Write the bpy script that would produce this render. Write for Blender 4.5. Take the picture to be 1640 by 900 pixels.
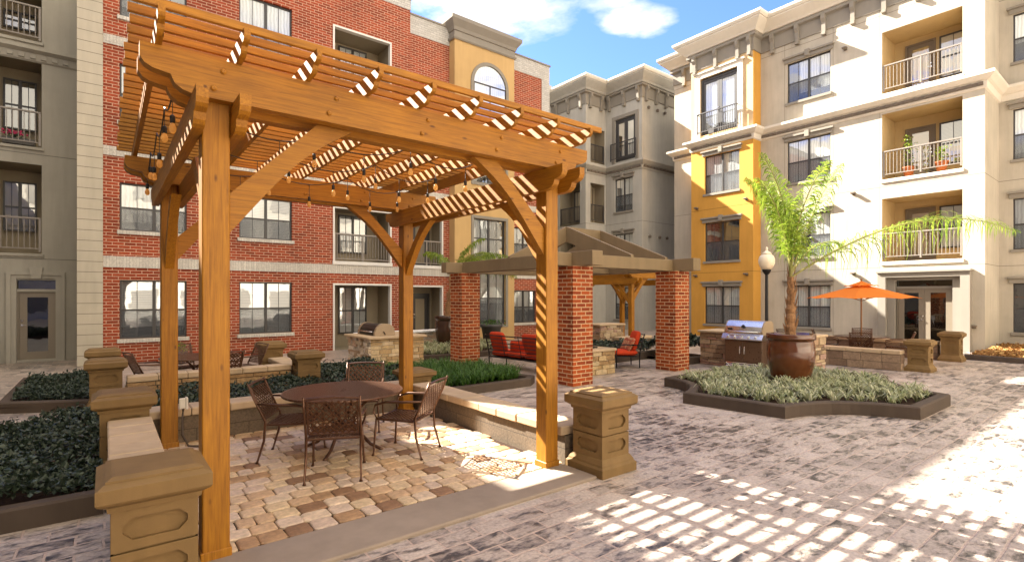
import bpy, math, random
from mathutils import Vector, Matrix
R = math.radians
rng = random.Random(7)
for o in list(bpy.data.objects): bpy.data.objects.remove(o)
scene = bpy.context.scene
col = scene.collection

# ------------------------------------------------------------------ camera, sky, sun
cam = bpy.data.cameras.new('camera'); cam_o = bpy.data.objects.new('camera', cam); col.objects.link(cam_o)
cam.sensor_width = 36; cam.lens = 36*830/1640; cam.shift_y = 25/1640; cam.clip_end = 2000; cam.clip_start = .05
cam_o.location = (0, 0, 1.9); cam_o.rotation_euler = (R(90), 0, -math.atan2(650, 830))
scene.camera = cam_o
SUN = Vector((-.38, 1.0, .81)).normalized()          # towards the sun
w = bpy.data.worlds.new('World'); scene.world = w; w.use_nodes = True
nt = w.node_tree; nt.nodes.clear()
def N(nt, t, **k):
    n = nt.nodes.new(t)
    for a, b in k.items():
        if a.startswith('i_'): n.inputs[a[2:].replace('_', ' ')].default_value = b
        else: setattr(n, a, b)
    return n
def L(nt, a, b): nt.links.new(a, b)
def mathn(nt, op, a, b=None, clamp=False):
    n = nt.nodes.new('ShaderNodeMath'); n.operation = op; n.use_clamp = clamp
    for i, v in enumerate((a, b)):
        if v is None: continue
        if isinstance(v, (int, float)): n.inputs[i].default_value = v
        else: L(nt, v, n.inputs[i])
    return n.outputs[0]
def mixc(nt, fac, a, b, mode='MIX'):
    n = nt.nodes.new('ShaderNodeMix'); n.data_type = 'RGBA'; n.blend_type = mode
    for i, v in ((0, fac), (6, a), (7, b)):
        if isinstance(v, (int, float)): n.inputs[i].default_value = v
        elif isinstance(v, tuple): n.inputs[i].default_value = v if len(v) == 4 else (*v, 1)
        else: L(nt, v, n.inputs[i])
    return n.outputs[2]
def ramp(nt, fac, stops, interp='LINEAR'):
    n = nt.nodes.new('ShaderNodeValToRGB'); n.color_ramp.interpolation = interp
    e = n.color_ramp.elements
    while len(e) < len(stops): e.new(.5)
    for el, (p, c) in zip(e, stops):
        el.position = p; el.color = (c, c, c, 1) if isinstance(c, (int, float)) else (*c, 1)
    L(nt, fac, n.inputs[0]); return n.outputs[0]

SKY = .085
sky = N(nt, 'ShaderNodeTexSky', sky_type='NISHITA', sun_disc=False, altitude=0, air_density=1.0, dust_density=.3, ozone_density=2.5)
sky.sun_elevation = math.asin(SUN.z); sky.sun_rotation = math.atan2(SUN.x, SUN.y)
tc = N(nt, 'ShaderNodeTexCoord'); sep = N(nt, 'ShaderNodeSeparateXYZ'); L(nt, tc.outputs['Generated'], sep.inputs[0])
zc = mathn(nt, 'MAXIMUM', sep.outputs[2], .04)
cb = N(nt, 'ShaderNodeCombineXYZ'); L(nt, mathn(nt, 'DIVIDE', sep.outputs[0], zc), cb.inputs[0]); L(nt, mathn(nt, 'DIVIDE', sep.outputs[1], zc), cb.inputs[1])
cn = N(nt, 'ShaderNodeTexNoise', i_Scale=1.1, i_Detail=7, i_Roughness=.56); cn.inputs['Distortion'].default_value = .4
mp = N(nt, 'ShaderNodeMapping'); mp.inputs['Location'].default_value = (5.3, 2.1, 0); L(nt, cb.outputs[0], mp.inputs[0]); L(nt, mp.outputs[0], cn.inputs['Vector'])
dt = N(nt, 'ShaderNodeVectorMath', operation='DOT_PRODUCT'); L(nt, tc.outputs['Generated'], dt.inputs[0]); dt.inputs[1].default_value = (.60, .76, .25)
back = ramp(nt, dt.outputs['Value'], [(.30, 1), (.72, 0)])            # bright warm clouds added overhead and behind the viewer as fill light
cloudf = mathn(nt, 'ADD', cn.outputs['Fac'], mathn(nt, 'MULTIPLY', back, .22))
cn2 = N(nt, 'ShaderNodeTexNoise', i_Scale=7.0, i_Detail=6, i_Roughness=.6); L(nt, cb.outputs[0], cn2.inputs['Vector'])
for bx_, by_, br_, st_ in ((1.10, 1.42, .34, .36), (.86, 1.50, .26, .30), (1.56, 1.20, .17, .36), (1.36, 1.16, .13, .28), (1.46, 1.27, .10, .2)):
    dn = N(nt, 'ShaderNodeVectorMath', operation='DISTANCE'); L(nt, cb.outputs[0], dn.inputs[0]); dn.inputs[1].default_value = (bx_, by_, 0)
    g_ = mathn(nt, 'MULTIPLY', mathn(nt, 'SUBTRACT', 1, mathn(nt, 'DIVIDE', dn.outputs['Value'], br_), True), st_)
    cloudf = mathn(nt, 'ADD', cloudf, mathn(nt, 'MULTIPLY', g_, mathn(nt, 'MULTIPLY', cn2.outputs['Fac'], 1.7)))
cl = ramp(nt, cloudf, [(.56, 0), (.72, 1)])
skyt = mixc(nt, 1.0, sky.outputs[0], (.43, .50, .84), 'MULTIPLY')
skyc = mixc(nt, cl, skyt, mixc(nt, back, (2.6, 2.6, 2.65), (4.3, 3.8, 3.1)))
bg = N(nt, 'ShaderNodeBackground', i_Strength=SKY); L(nt, skyc, bg.inputs[0])
wo = N(nt, 'ShaderNodeOutputWorld'); L(nt, bg.outputs[0], wo.inputs[0])
sun = bpy.data.lights.new('sun', 'SUN'); sun_o = bpy.data.objects.new('sun', sun); col.objects.link(sun_o)
sun.energy = 5.0; sun.angle = R(.4); sun.color = (1, .93, .82)
sun_o.location = SUN*60; sun_o.rotation_euler = SUN.to_track_quat('Z', 'Y').to_euler()
scene.render.engine = 'CYCLES'
scene.view_settings.view_transform = 'Standard'; scene.view_settings.look = 'None'; scene.view_settings.gamma = 1
scene.view_settings.exposure = 2.72
scene.cycles.max_bounces = 6; scene.cycles.diffuse_bounces = 4; scene.cycles.transparent_max_bounces = 12

# ------------------------------------------------------------------ mesh builder
def wloc(o):
    v = Vector((0, 0, 0))
    while o: v += o.location; o = o.parent
    return v
class MB:
    def __init__(s): s.v = []; s.f = []; s.c = []; s.col = None
    def add(s, vs, fs):
        b = len(s.v); s.v += [tuple(p) for p in vs]
        for f in fs: s.f.append(tuple(b+i for i in f)); s.c.append(s.col)
    def quad(s, *p): s.add(p, [tuple(range(len(p)))])
    def box(s, x0, x1, y0, y1, z0, z1):
        s.add([(x, y, z) for z in (z0, z1) for y in (y0, y1) for x in (x0, x1)],
              [(0, 2, 3, 1), (4, 5, 7, 6), (0, 1, 5, 4), (2, 6, 7, 3), (0, 4, 6, 2), (1, 3, 7, 5)])
    def bbox(s, x0, x1, y0, y1, z0, z1, b=.01):      # box with chamfered edges
        V = []; idx = {}
        for k in range(8):
            sx, sy, sz = k & 1, k >> 1 & 1, k >> 2 & 1
            for a in range(3):
                p = [x1 if sx else x0, y1 if sy else y0, z1 if sz else z0]
                for j, sg in enumerate((sx, sy, sz)):
                    if j != a: p[j] += -b if sg else b
                idx[k, a] = len(V); V.append(p)
        F = []
        for a in range(3):
            o1, o2 = [j for j in range(3) if j != a]
            for sg in (0, 1):
                ks = [(sg << a) | (p << o1) | (q << o2) for p, q in ((0, 0), (1, 0), (1, 1), (0, 1))]
                f = [idx[k, a] for k in ks]; F.append(f if sg else f[::-1])
            for p, q in ((0, 0), (1, 0), (1, 1), (0, 1)):
                k0 = (p << o1) | (q << o2); k1 = k0 | (1 << a)
                F.append([idx[k0, o1], idx[k0, o2], idx[k1, o2], idx[k1, o1]])
        for k in range(8): F.append([idx[k, 0], idx[k, 1], idx[k, 2]])
        s.add(V, F)
    def prism(s, poly, fn, a, b):                    # poly of (p,q); fn(p,q,t)->xyz
        n = len(poly)
        s.add([fn(p, q, a) for p, q in poly]+[fn(p, q, b) for p, q in poly],
              [tuple(range(n))[::-1], tuple(range(n, 2*n))]+[(i, (i+1) % n, n+(i+1) % n, n+i) for i in range(n)])
    def tube(s, pts, r, n=6, cap=True):
        pts = [Vector(p) for p in pts]; rs = r if isinstance(r, (list, tuple)) else [r]*len(pts)
        V = []; up = Vector((0, 0, 1))
        for i, p in enumerate(pts):
            t = (pts[min(i+1, len(pts)-1)]-pts[max(i-1, 0)]).normalized()
            a = t.cross(up if abs(t.z) < .95 else Vector((1, 0, 0))).normalized(); b = a.cross(t)
            for k in range(n):
                an = 2*math.pi*k/n+math.pi/n; V.append(p+(a*math.cos(an)+b*math.sin(an))*rs[i])
        F = [(i*n+k, i*n+(k+1) % n, (i+1)*n+(k+1) % n, (i+1)*n+k) for i in range(len(pts)-1) for k in range(n)]
        if cap: F += [tuple(range(n))[::-1], tuple(range((len(pts)-1)*n, len(pts)*n))]
        s.add(V, F)
    def lathe(s, prof, cx=0, cy=0, cz=0, n=24, cap=True):
        V = [(cx+r*math.cos(2*math.pi*k/n), cy+r*math.sin(2*math.pi*k/n), cz+z) for r, z in prof for k in range(n)]
        F = [(i*n+k, i*n+(k+1) % n, (i+1)*n+(k+1) % n, (i+1)*n+k) for i in range(len(prof)-1) for k in range(n)]
        if cap: F += [tuple(range(n))[::-1], tuple(range((len(prof)-1)*n, len(prof)*n))]
        s.add(V, F)
    def cushion(s, M, sx, sy, sz, e=.35, nu=20, nv=10):  # puffed rounded box, M = Matrix
        sp = lambda v, p: math.copysign(abs(v)**p, v)
        V = []
        for j in range(nv+1):
            ph = -math.pi/2+math.pi*j/nv
            for i in range(nu):
                th = 2*math.pi*i/nu
                V.append(M @ Vector((sx/2*sp(math.cos(th), e)*sp(math.cos(ph), .6), sy/2*sp(math.sin(th), e)*sp(math.cos(ph), .6), sz/2*sp(math.sin(ph), .8))))
        s.add(V, [(j*nu+i, j*nu+(i+1) % nu, (j+1)*nu+(i+1) % nu, (j+1)*nu+i) for j in range(nv) for i in range(nu)])
    def build(s, name, mat, parent=None, smooth=False):
        off = wloc(parent) if parent else Vector((0, 0, 0))
        me = bpy.data.meshes.new(name); me.from_pydata([(x-off.x, y-off.y, z-off.z) for x, y, z in s.v], [], s.f)
        if any(c is not None for c in s.c):
            at = me.color_attributes.new('Col', 'FLOAT_COLOR', 'CORNER'); i = 0; buf = []
            for f, c in zip(s.f, s.c):
                for _ in f: buf += [*(c or (1, 1, 1)), 1]
            at.data.foreach_set('color', buf)
        if smooth: me.shade_smooth()
        me.materials.append(mat); me.update()
        o = bpy.data.objects.new(name, me); col.objects.link(o)
        if parent: o.parent = parent
        return o
def tag(o, label=None, cat=None, group=None, kind=None):
    if label: o['label'] = label
    if cat: o['category'] = cat
    if group: o['group'] = group
    if kind: o['kind'] = kind
    return o
def thing(name, label, cat, loc=(0, 0, 0), group=None):
    o = bpy.data.objects.new(name, None); col.objects.link(o); o.location = loc; o.empty_display_size = .2
    return tag(o, label, cat, group)
def copy_tree(o, parent=None):
    c = o.copy(); col.objects.link(c)
    if parent: c.parent = parent
    for ch in list(o.children): copy_tree(ch, c)
    return c
def place(o, loc, rz=0, label=None):
    o.location = loc; o.rotation_euler = (0, 0, rz)
    if label: o['label'] = label
    return o

# ------------------------------------------------------------------ materials
def mat(name, base=(.5, .5, .5), rough=.6, metal=0.0, spec=.5):
    m = bpy.data.materials.new(name); m.use_nodes = True; t = m.node_tree
    b = t.nodes['Principled BSDF']; b.inputs['Base Color'].default_value = (*base, 1)
    b.inputs['Roughness'].default_value = rough; b.inputs['Metallic'].default_value = metal; b.inputs['Specular IOR Level'].default_value = spec
    return m, t, b
def noise(t, vec, scale, detail=4, rough=.55, dist=0):
    n = N(t, 'ShaderNodeTexNoise', i_Scale=scale, i_Detail=detail, i_Roughness=rough); n.inputs['Distortion'].default_value = dist
    if vec is not None: L(t, vec, n.inputs['Vector'])
    return n.outputs['Fac']
def pos(t): return N(t, 'ShaderNodeNewGeometry').outputs['Position']
def bump(t, b, h, strength=.3, dist=.01):
    n = N(t, 'ShaderNodeBump', i_Strength=strength, i_Distance=dist); L(t, h, n.inputs['Height']); L(t, n.outputs[0], b.inputs['Normal'])
def wall_uv(t):                                       # (X or Y, Z) of the world, chosen by which way the wall faces
    g = N(t, 'ShaderNodeNewGeometry'); sp = N(t, 'ShaderNodeSeparateXYZ'); L(t, g.outputs['Position'], sp.inputs[0])
    sn = N(t, 'ShaderNodeSeparateXYZ'); L(t, g.outputs['True Normal'], sn.inputs[0])
    k = mathn(t, 'GREATER_THAN', mathn(t, 'ABSOLUTE', sn.outputs[0]), .6)
    mx = N(t, 'ShaderNodeMix'); mx.data_type = 'FLOAT'; L(t, k, mx.inputs[0]); L(t, sp.outputs[0], mx.inputs[2]); L(t, sp.outputs[1], mx.inputs[3])
    c = N(t, 'ShaderNodeCombineXYZ'); L(t, mx.outputs[0], c.inputs[0]); L(t, sp.outputs[2], c.inputs[1])
    return c.outputs[0]
def brick_mat(name, c1, c2, mortar, bw=.27, rh=.088, ms=.006, offset=.5, rough=.8, bumpd=.006, stain=.25):
    m, t, b = mat(name, rough=rough, spec=.3)
    uv = wall_uv(t)
    br = N(t, 'ShaderNodeTexBrick', i_Scale=1.0, offset=offset); br.inputs['Brick Width'].default_value = bw; br.inputs['Row Height'].default_value = rh
    br.inputs['Mortar Size'].default_value = ms; br.inputs['Mortar Smooth'].default_value = .15; br.inputs['Bias'].default_value = -.15
    br.inputs['Color1'].default_value = (*c1, 1); br.inputs['Color2'].default_value = (*c2, 1); br.inputs['Mortar'].default_value = (*mortar, 1)
    L(t, uv, br.inputs['Vector'])
    n1 = noise(t, pos(t), 38, 5); n2 = noise(t, pos(t), .7, 4)
    c = mixc(t, .55, br.outputs['Color'], ramp(t, n1, [(.25, .35), (.75, 1.25)]), 'MULTIPLY')
    c = mixc(t, stain, c, ramp(t, n2, [(.3, .55), (.7, 1.3)]), 'MULTIPLY')
    L(t, c, b.inputs['Base Color'])
    h = mathn(t, 'ADD', mathn(t, 'MULTIPLY', br.outputs['Fac'], -1), mathn(t, 'MULTIPLY', n1, .5))
    bump(t, b, h, .7, bumpd); return m
def stucco(name, c, joints=(), rough=.85, var=.25, pitch=0, vj=()):
    m, t, b = mat(name, rough=rough, spec=.25)
    p = pos(t); n1 = noise(t, p, .8, 6, .6); n2 = noise(t, p, 140, 2)
    sp = N(t, 'ShaderNodeSeparateXYZ'); L(t, p, sp.inputs[0])
    mpg = N(t, 'ShaderNodeMapping'); mpg.inputs['Scale'].default_value = (5, 5, .5); L(t, p, mpg.inputs[0])
    n3 = noise(t, mpg.outputs[0], 1.0, 5, .6)
    cc = mixc(t, var, (*c, 1), ramp(t, n1, [(.3, .6), (.7, 1.25)]), 'MULTIPLY')
    cc = mixc(t, var*.7, cc, ramp(t, n3, [(.35, .6), (.6, 1.1)]), 'MULTIPLY')
    h = mathn(t, 'MULTIPLY', n2, .35)
    for z in joints:
        k = mathn(t, 'LESS_THAN', mathn(t, 'ABSOLUTE', mathn(t, 'SUBTRACT', sp.outputs[2], z)), .011)
        cc = mixc(t, k, cc, (c[0]*.45, c[1]*.45, c[2]*.45)); h = mathn(t, 'SUBTRACT', h, k)
    for y in vj:
        k = mathn(t, 'LESS_THAN', mathn(t, 'ABSOLUTE', mathn(t, 'SUBTRACT', sp.outputs[1], y)), .009)
        cc = mixc(t, k, cc, (c[0]*.5, c[1]*.5, c[2]*.5)); h = mathn(t, 'SUBTRACT', h, k)
    if pitch:
        k = mathn(t, 'LESS_THAN', mathn(t, 'FLOORED_MODULO', sp.outputs[2], pitch), .016)
        cc = mixc(t, k, cc, (c[0]*.4, c[1]*.4, c[2]*.4)); h = mathn(t, 'SUBTRACT', h, k)
    L(t, cc, b.inputs['Base Color']); bump(t, b, h, .35, .006); return m
def wood(name, axis, c1=(.40, .170, .009), c2=(.20, .074, .004)):
    m, t, b = mat(name, rough=.55, spec=.35)
    mpg = N(t, 'ShaderNodeMapping'); sc = [30, 30, 30]; sc[axis] = 1.3; mpg.inputs['Scale'].default_value = sc; L(t, pos(t), mpg.inputs[0])
    n1 = noise(t, mpg.outputs[0], 2.0, 8, .7, .5); n2 = noise(t, pos(t), 1.7, 3)
    oi = N(t, 'ShaderNodeObjectInfo'); vz = N(t, 'ShaderNodeTexVoronoi', i_Scale=1.6); kp = N(t, 'ShaderNodeMapping'); ks = [5, 5, 5]; ks[axis] = 1.9
    kp.inputs['Scale'].default_value = ks; L(t, pos(t), kp.inputs[0]); L(t, kp.outputs[0], vz.inputs['Vector'])
    kn = ramp(t, vz.outputs['Distance'], [(.045, 1), (.12, 0)])
    c = mixc(t, ramp(t, n1, [(.32, 0), (.68, 1)]), (*c2, 1), (*c1, 1))
    c = mixc(t, .4, c, ramp(t, n2, [(.3, .65), (.7, 1.3)]), 'MULTIPLY')
    c = mixc(t, .25, c, ramp(t, oi.outputs['Random'], [(0, .7), (1, 1.35)]), 'MULTIPLY')
    c = mixc(t, mathn(t, 'MULTIPLY', kn, .85), c, (.07, .02, .004))
    L(t, c, b.inputs['Base Color']); bump(t, b, n1, .25, .004); return m
def stone_col(name, rough=.85, scale=18, spec=.3, bs=.6, bd=.02):     # colour from the stones' own attribute
    m, t, b = mat(name, rough=rough, spec=spec)
    a = N(t, 'ShaderNodeAttribute', attribute_name='Col'); n1 = noise(t, pos(t), scale, 6, .62); n2 = noise(t, pos(t), scale*.3, 4)
    c = mixc(t, .6, a.outputs['Color'], ramp(t, n1, [(.25, .45), (.75, 1.35)]), 'MULTIPLY')
    c = mixc(t, .35, c, ramp(t, n2, [(.3, .6), (.7, 1.3)]), 'MULTIPLY')
    L(t, c, b.inputs['Base Color']); bump(t, b, n1, bs, bd); return m
def plain(name, c, rough=.5, metal=0, spec=.5, var=.3, scale=30, bd=.002):
    m, t, b = mat(name, c, rough, metal, spec); tc = N(t, 'ShaderNodeTexCoord')
    n = noise(t, tc.outputs['Object'], scale, 4); cc = mixc(t, var, (*c, 1), ramp(t, n, [(.25, .5), (.75, 1.35)]), 'MULTIPLY')
    L(t, cc, b.inputs['Base Color']); L(t, mathn(t, 'ADD', rough-.1, mathn(t, 'MULTIPLY', n, .2)), b.inputs['Roughness'])
    bump(t, b, n, .3, bd); return m
def leafmat(name, c1, c2, trans=.35, rough=.45):
    m, t, b = mat(name, rough=rough, spec=.4)
    a = N(t, 'ShaderNodeAttribute', attribute_name='Col'); sp = N(t, 'ShaderNodeSeparateColor'); L(t, a.outputs['Color'], sp.inputs[0])
    c = mixc(t, sp.outputs[0], (*c1, 1), (*c2, 1)); L(t, c, b.inputs['Base Color'])
    tr = N(t, 'ShaderNodeBsdfTranslucent'); L(t, c, tr.inputs[0]); mx = N(t, 'ShaderNodeMixShader', i_Fac=trans)
    L(t, b.outputs[0], mx.inputs[1]); L(t, tr.outputs[0], mx.inputs[2]); L(t, mx.outputs[0], t.nodes['Material Output'].inputs[0]); return m
def glassmat(name, tint=(.93, .95, .96), fac=.21, wav=.12):
    m = bpy.data.materials.new(name); m.use_nodes = True; t = m.node_tree; t.nodes.clear()
    tr = N(t, 'ShaderNodeBsdfTransparent'); tr.inputs[0].default_value = (*tint, 1)
    gl = N(t, 'ShaderNodeBsdfGlossy', i_Roughness=.015); gl.inputs[0].default_value = (.9, .93, .95, 1)
    n = noise(t, pos(t), 1.6, 2); bp = N(t, 'ShaderNodeBump', i_Strength=wav, i_Distance=.02); L(t, n, bp.inputs['Height']); L(t, bp.outputs[0], gl.inputs['Normal'])
    fr = N(t, 'ShaderNodeFresnel', i_IOR=1.5); f = mathn(t, 'ADD', mathn(t, 'MULTIPLY', fr.outputs[0], .9), fac, True)
    mx = N(t, 'ShaderNodeMixShader'); L(t, f, mx.inputs[0]); L(t, tr.outputs[0], mx.inputs[1]); L(t, gl.outputs[0], mx.inputs[2])
    o = N(t, 'ShaderNodeOutputMaterial'); L(t, mx.outputs[0], o.inputs[0]); return m
def curtainmat(name, c=(.84, .85, .83), horiz=False):
    m, t, b = mat(name, c, .9, spec=.1); sp = N(t, 'ShaderNodeSeparateXYZ'); L(t, pos(t), sp.inputs[0])
    if horiz: u = mathn(t, 'MULTIPLY', sp.outputs[2], 125)
    else: u = mathn(t, 'ADD', mathn(t, 'MULTIPLY', mathn(t, 'ADD', sp.outputs[0], sp.outputs[1]), 60), mathn(t, 'MULTIPLY', noise(t, pos(t), 3), 6))
    s_ = mathn(t, 'ADD', mathn(t, 'MULTIPLY', mathn(t, 'SINE', u), .14), .86)
    cc = mixc(t, 1.0, (*c, 1), s_, 'MULTIPLY'); oi = N(t, 'ShaderNodeObjectInfo'); cc = mixc(t, .8, cc, ramp(t, oi.outputs['Random'], [(0, (.45, .47, .50)), (.5, (.95, .93, .88)), (1, (1.1, 1.1, 1.1))]), 'MULTIPLY'); L(t, cc, b.inputs['Base Color']); bump(t, b, s_, .6, .02); return m
def screenmat(name):
    m = bpy.data.materials.new(name); m.use_nodes = True; t = m.node_tree; b = t.nodes['Principled BSDF']
    b.inputs['Base Color'].default_value = (.085, .095, .105, 1); b.inputs['Roughness'].default_value = .6
    tr = N(t, 'ShaderNodeBsdfTransparent'); mx = N(t, 'ShaderNodeMixShader', i_Fac=.5)
    L(t, tr.outputs[0], mx.inputs[1]); L(t, b.outputs[0], mx.inputs[2]); L(t, mx.outputs[0], t.nodes['Material Output'].inputs[0]); return m

M = {}
M['brick'] = brick_mat('red_brick', (.38, .068, .024), (.20, .034, .012), (.60, .38, .26), ms=.010, stain=.3)
M['brick_pillar'] = brick_mat('pillar_brick', (.42, .082, .016), (.18, .028, .008), (.62, .40, .22), ms=.011, stain=.3)
M['white_brick'] = brick_mat('white_brick', (.66, .62, .54), (.56, .52, .45), (.40, .37, .32), bw=.075, rh=.5, ms=.004, offset=0)
M['white_brick2'] = brick_mat('white_brick_courses', (.62, .60, .55), (.50, .48, .44), (.36, .35, .32))
M['cream'] = stucco('cream_stucco', (.46, .415, .335), joints=(3.02, 6.12, 12.75), vj=(7.02, 8.66, 10.6, 2.9, .3), var=.3)
M['grey_stucco'] = stucco('greige_stucco', (.33, .31, .26), joints=(3.0, 6.05))
M['mid_stucco'] = stucco('pale_grey_stucco', (.44, .42, .37), joints=(3.02, 6.12))
M['yellow'] = stucco('ochre_stucco', (.56, .29, .055), joints=(3.05, 6.1), var=.2)
M['tower_yellow'] = stucco('pale_ochre_stucco', (.52, .345, .15), joints=(3.05, 5.8), var=.2)
M['siding'] = stucco('beige_lap_siding', (.50, .45, .35), pitch=.285)
M['trim'] = stucco('grey_trim', (.26, .235, .195), var=.15)
M['trim_dark'] = stucco('taupe_trim', (.17, .14, .11), var=.15)
M['lighttrim'] = stucco('light_trim', (.66, .61, .52), var=.12)
M['white'] = plain('white_paint', (.72, .70, .65), .5, var=.12)
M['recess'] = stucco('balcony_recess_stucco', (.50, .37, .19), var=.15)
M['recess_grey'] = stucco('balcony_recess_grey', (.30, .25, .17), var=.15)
M['frame'] = plain('dark_bronze_frame', (.045, .042, .04), .45, var=.15)
M['frame_tan'] = plain('taupe_door_paint', (.20, .165, .12), .5, var=.12)
M['glass'] = glassmat('window_glass')
M['glass_dark'] = glassmat('door_glass', (.35, .38, .38), .12)
M['curtain'] = curtainmat('curtain_cloth'); M['blind'] = curtainmat('horizontal_blind', (.74, .74, .72), True)
M['inside'] = plain('dark_room', (.03, .028, .026), .9, var=.3)
M['screen'] = screenmat('insect_screen')
M['rail'] = plain('railing_paint', (.24, .21, .18), .45, var=.12); M['rail_dark'] = plain('dark_railing', (.05, .045, .045), .45, var=.15)
for i, a in enumerate('xyz'): M['wood'+a] = wood('stained_cedar_'+a, i)
M['pillar'] = stucco('painted_cast_stone', (.205, .125, .048), var=.45, rough=.7)
M['cap'] = stucco('capstone', (.50, .37, .235), var=.35)
M['wallface'] = brick_mat('smooth_block', (.155, .115, .075), (.135, .10, .068), (.06, .045, .03), bw=.62, rh=.19, ms=.004, bumpd=.01, stain=.35)
M['kerb'] = stucco('kerb_concrete', (.085, .062, .046), var=.4)
M['concrete'] = stucco('broom_concrete', (.30, .235, .18), var=.3)
M['ledge'] = stone_col('ledge_stone'); M['paver'] = stone_col('tumbled_paver', .6, 26, .4, .4, .008)
M['pavilion'] = stucco('taupe_painted_timber', (.225, .160, .088), var=.28, rough=.55)
M['bronze'] = plain('cast_bronze_metal', (.115, .056, .032), .33, .6, .5, .5, 60)
M['iron'] = plain('black_iron', (.02, .018, .017), .4, .5, .5, .3)
M['cush'] = plain('red_cushion', (.55, .055, .018), .9, 0, .2, .25, 14, .01); M['cush_side'] = M['cush']
M['steel'] = plain('brushed_steel', (.62, .62, .62), .24, 1.0, .5, .12, 90)
M['cabinet'] = plain('brown_enamel', (.13, .075, .045), .3, .3, .5, .2); M['chrome'] = plain('chrome', (.8, .8, .8), .1, 1, var=.02)
M['tansteel'] = plain('tan_enamel', (.34, .25, .16), .35, .2, .5, .15)
M['umb'] = leafmat('orange_canvas', (.86, .24, .025), (.86, .24, .025), .35, .85)
M['pole'] = plain('bronze_pole', (.22, .11, .045), .4, .4)
M['pot'] = plain('brown_glaze', (.105, .032, .010), .10, 0, .8, .6, 5, .004); M['darkpot'] = plain('dark_glaze', (.05, .022, .012), .15, 0, .7, .4, 5)
M['greypot'] = plain('grey_resin', (.09, .085, .08), .6)
M['soil'] = plain('mulch', (.045, .027, .018), .95, 0, .1, .6, 40, .03)
M['ivy'] = leafmat('ivy_leaf', (.016, .028, .013), (.095, .125, .085), .15, .42)
M['varieg'] = leafmat('variegated_blade', (.24, .28, .12), (.60, .58, .38), .3)
M['lawn'] = leafmat('green_blade', (.030, .085, .012), (.10, .20, .03), .35)
M['palm'] = leafmat('palm_leaflet', (.075, .155, .010), (.32, .40, .045), .45, .4)
M['trunk'] = plain('palm_trunk', (.28, .15, .07), .9, 0, .2, .8, 22, .04)
M['stalk'] = plain('palm_stalk', (.22, .20, .06), .6, 0, .3, .4, 20)
M['globe'] = plain('frosted_globe', (.80, .70, .52), .35, 0, .5, .05)
M['cable'] = plain('black_cable', (.012, .012, .012), .5); M['bulb'] = leafmat('amber_bulb', (.55, .40, .20), (.55, .40, .20), .65, .1)
M['pillow'] = brick_mat('striped_pillow', (.55, .30, .16), (.45, .10, .05), (.35, .05, .03), bw=.09, rh=.12, ms=.012, stain=.05, bumpd=.001)
M['flower'] = plain('pink_flower', (.6, .05, .15), .6); M['terracotta'] = plain('terracotta', (.45, .14, .05), .8)
M['leaf_litter'] = leafmat('dry_leaf', (.30, .14, .04), (.55, .34, .12), .2, .8)

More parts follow.
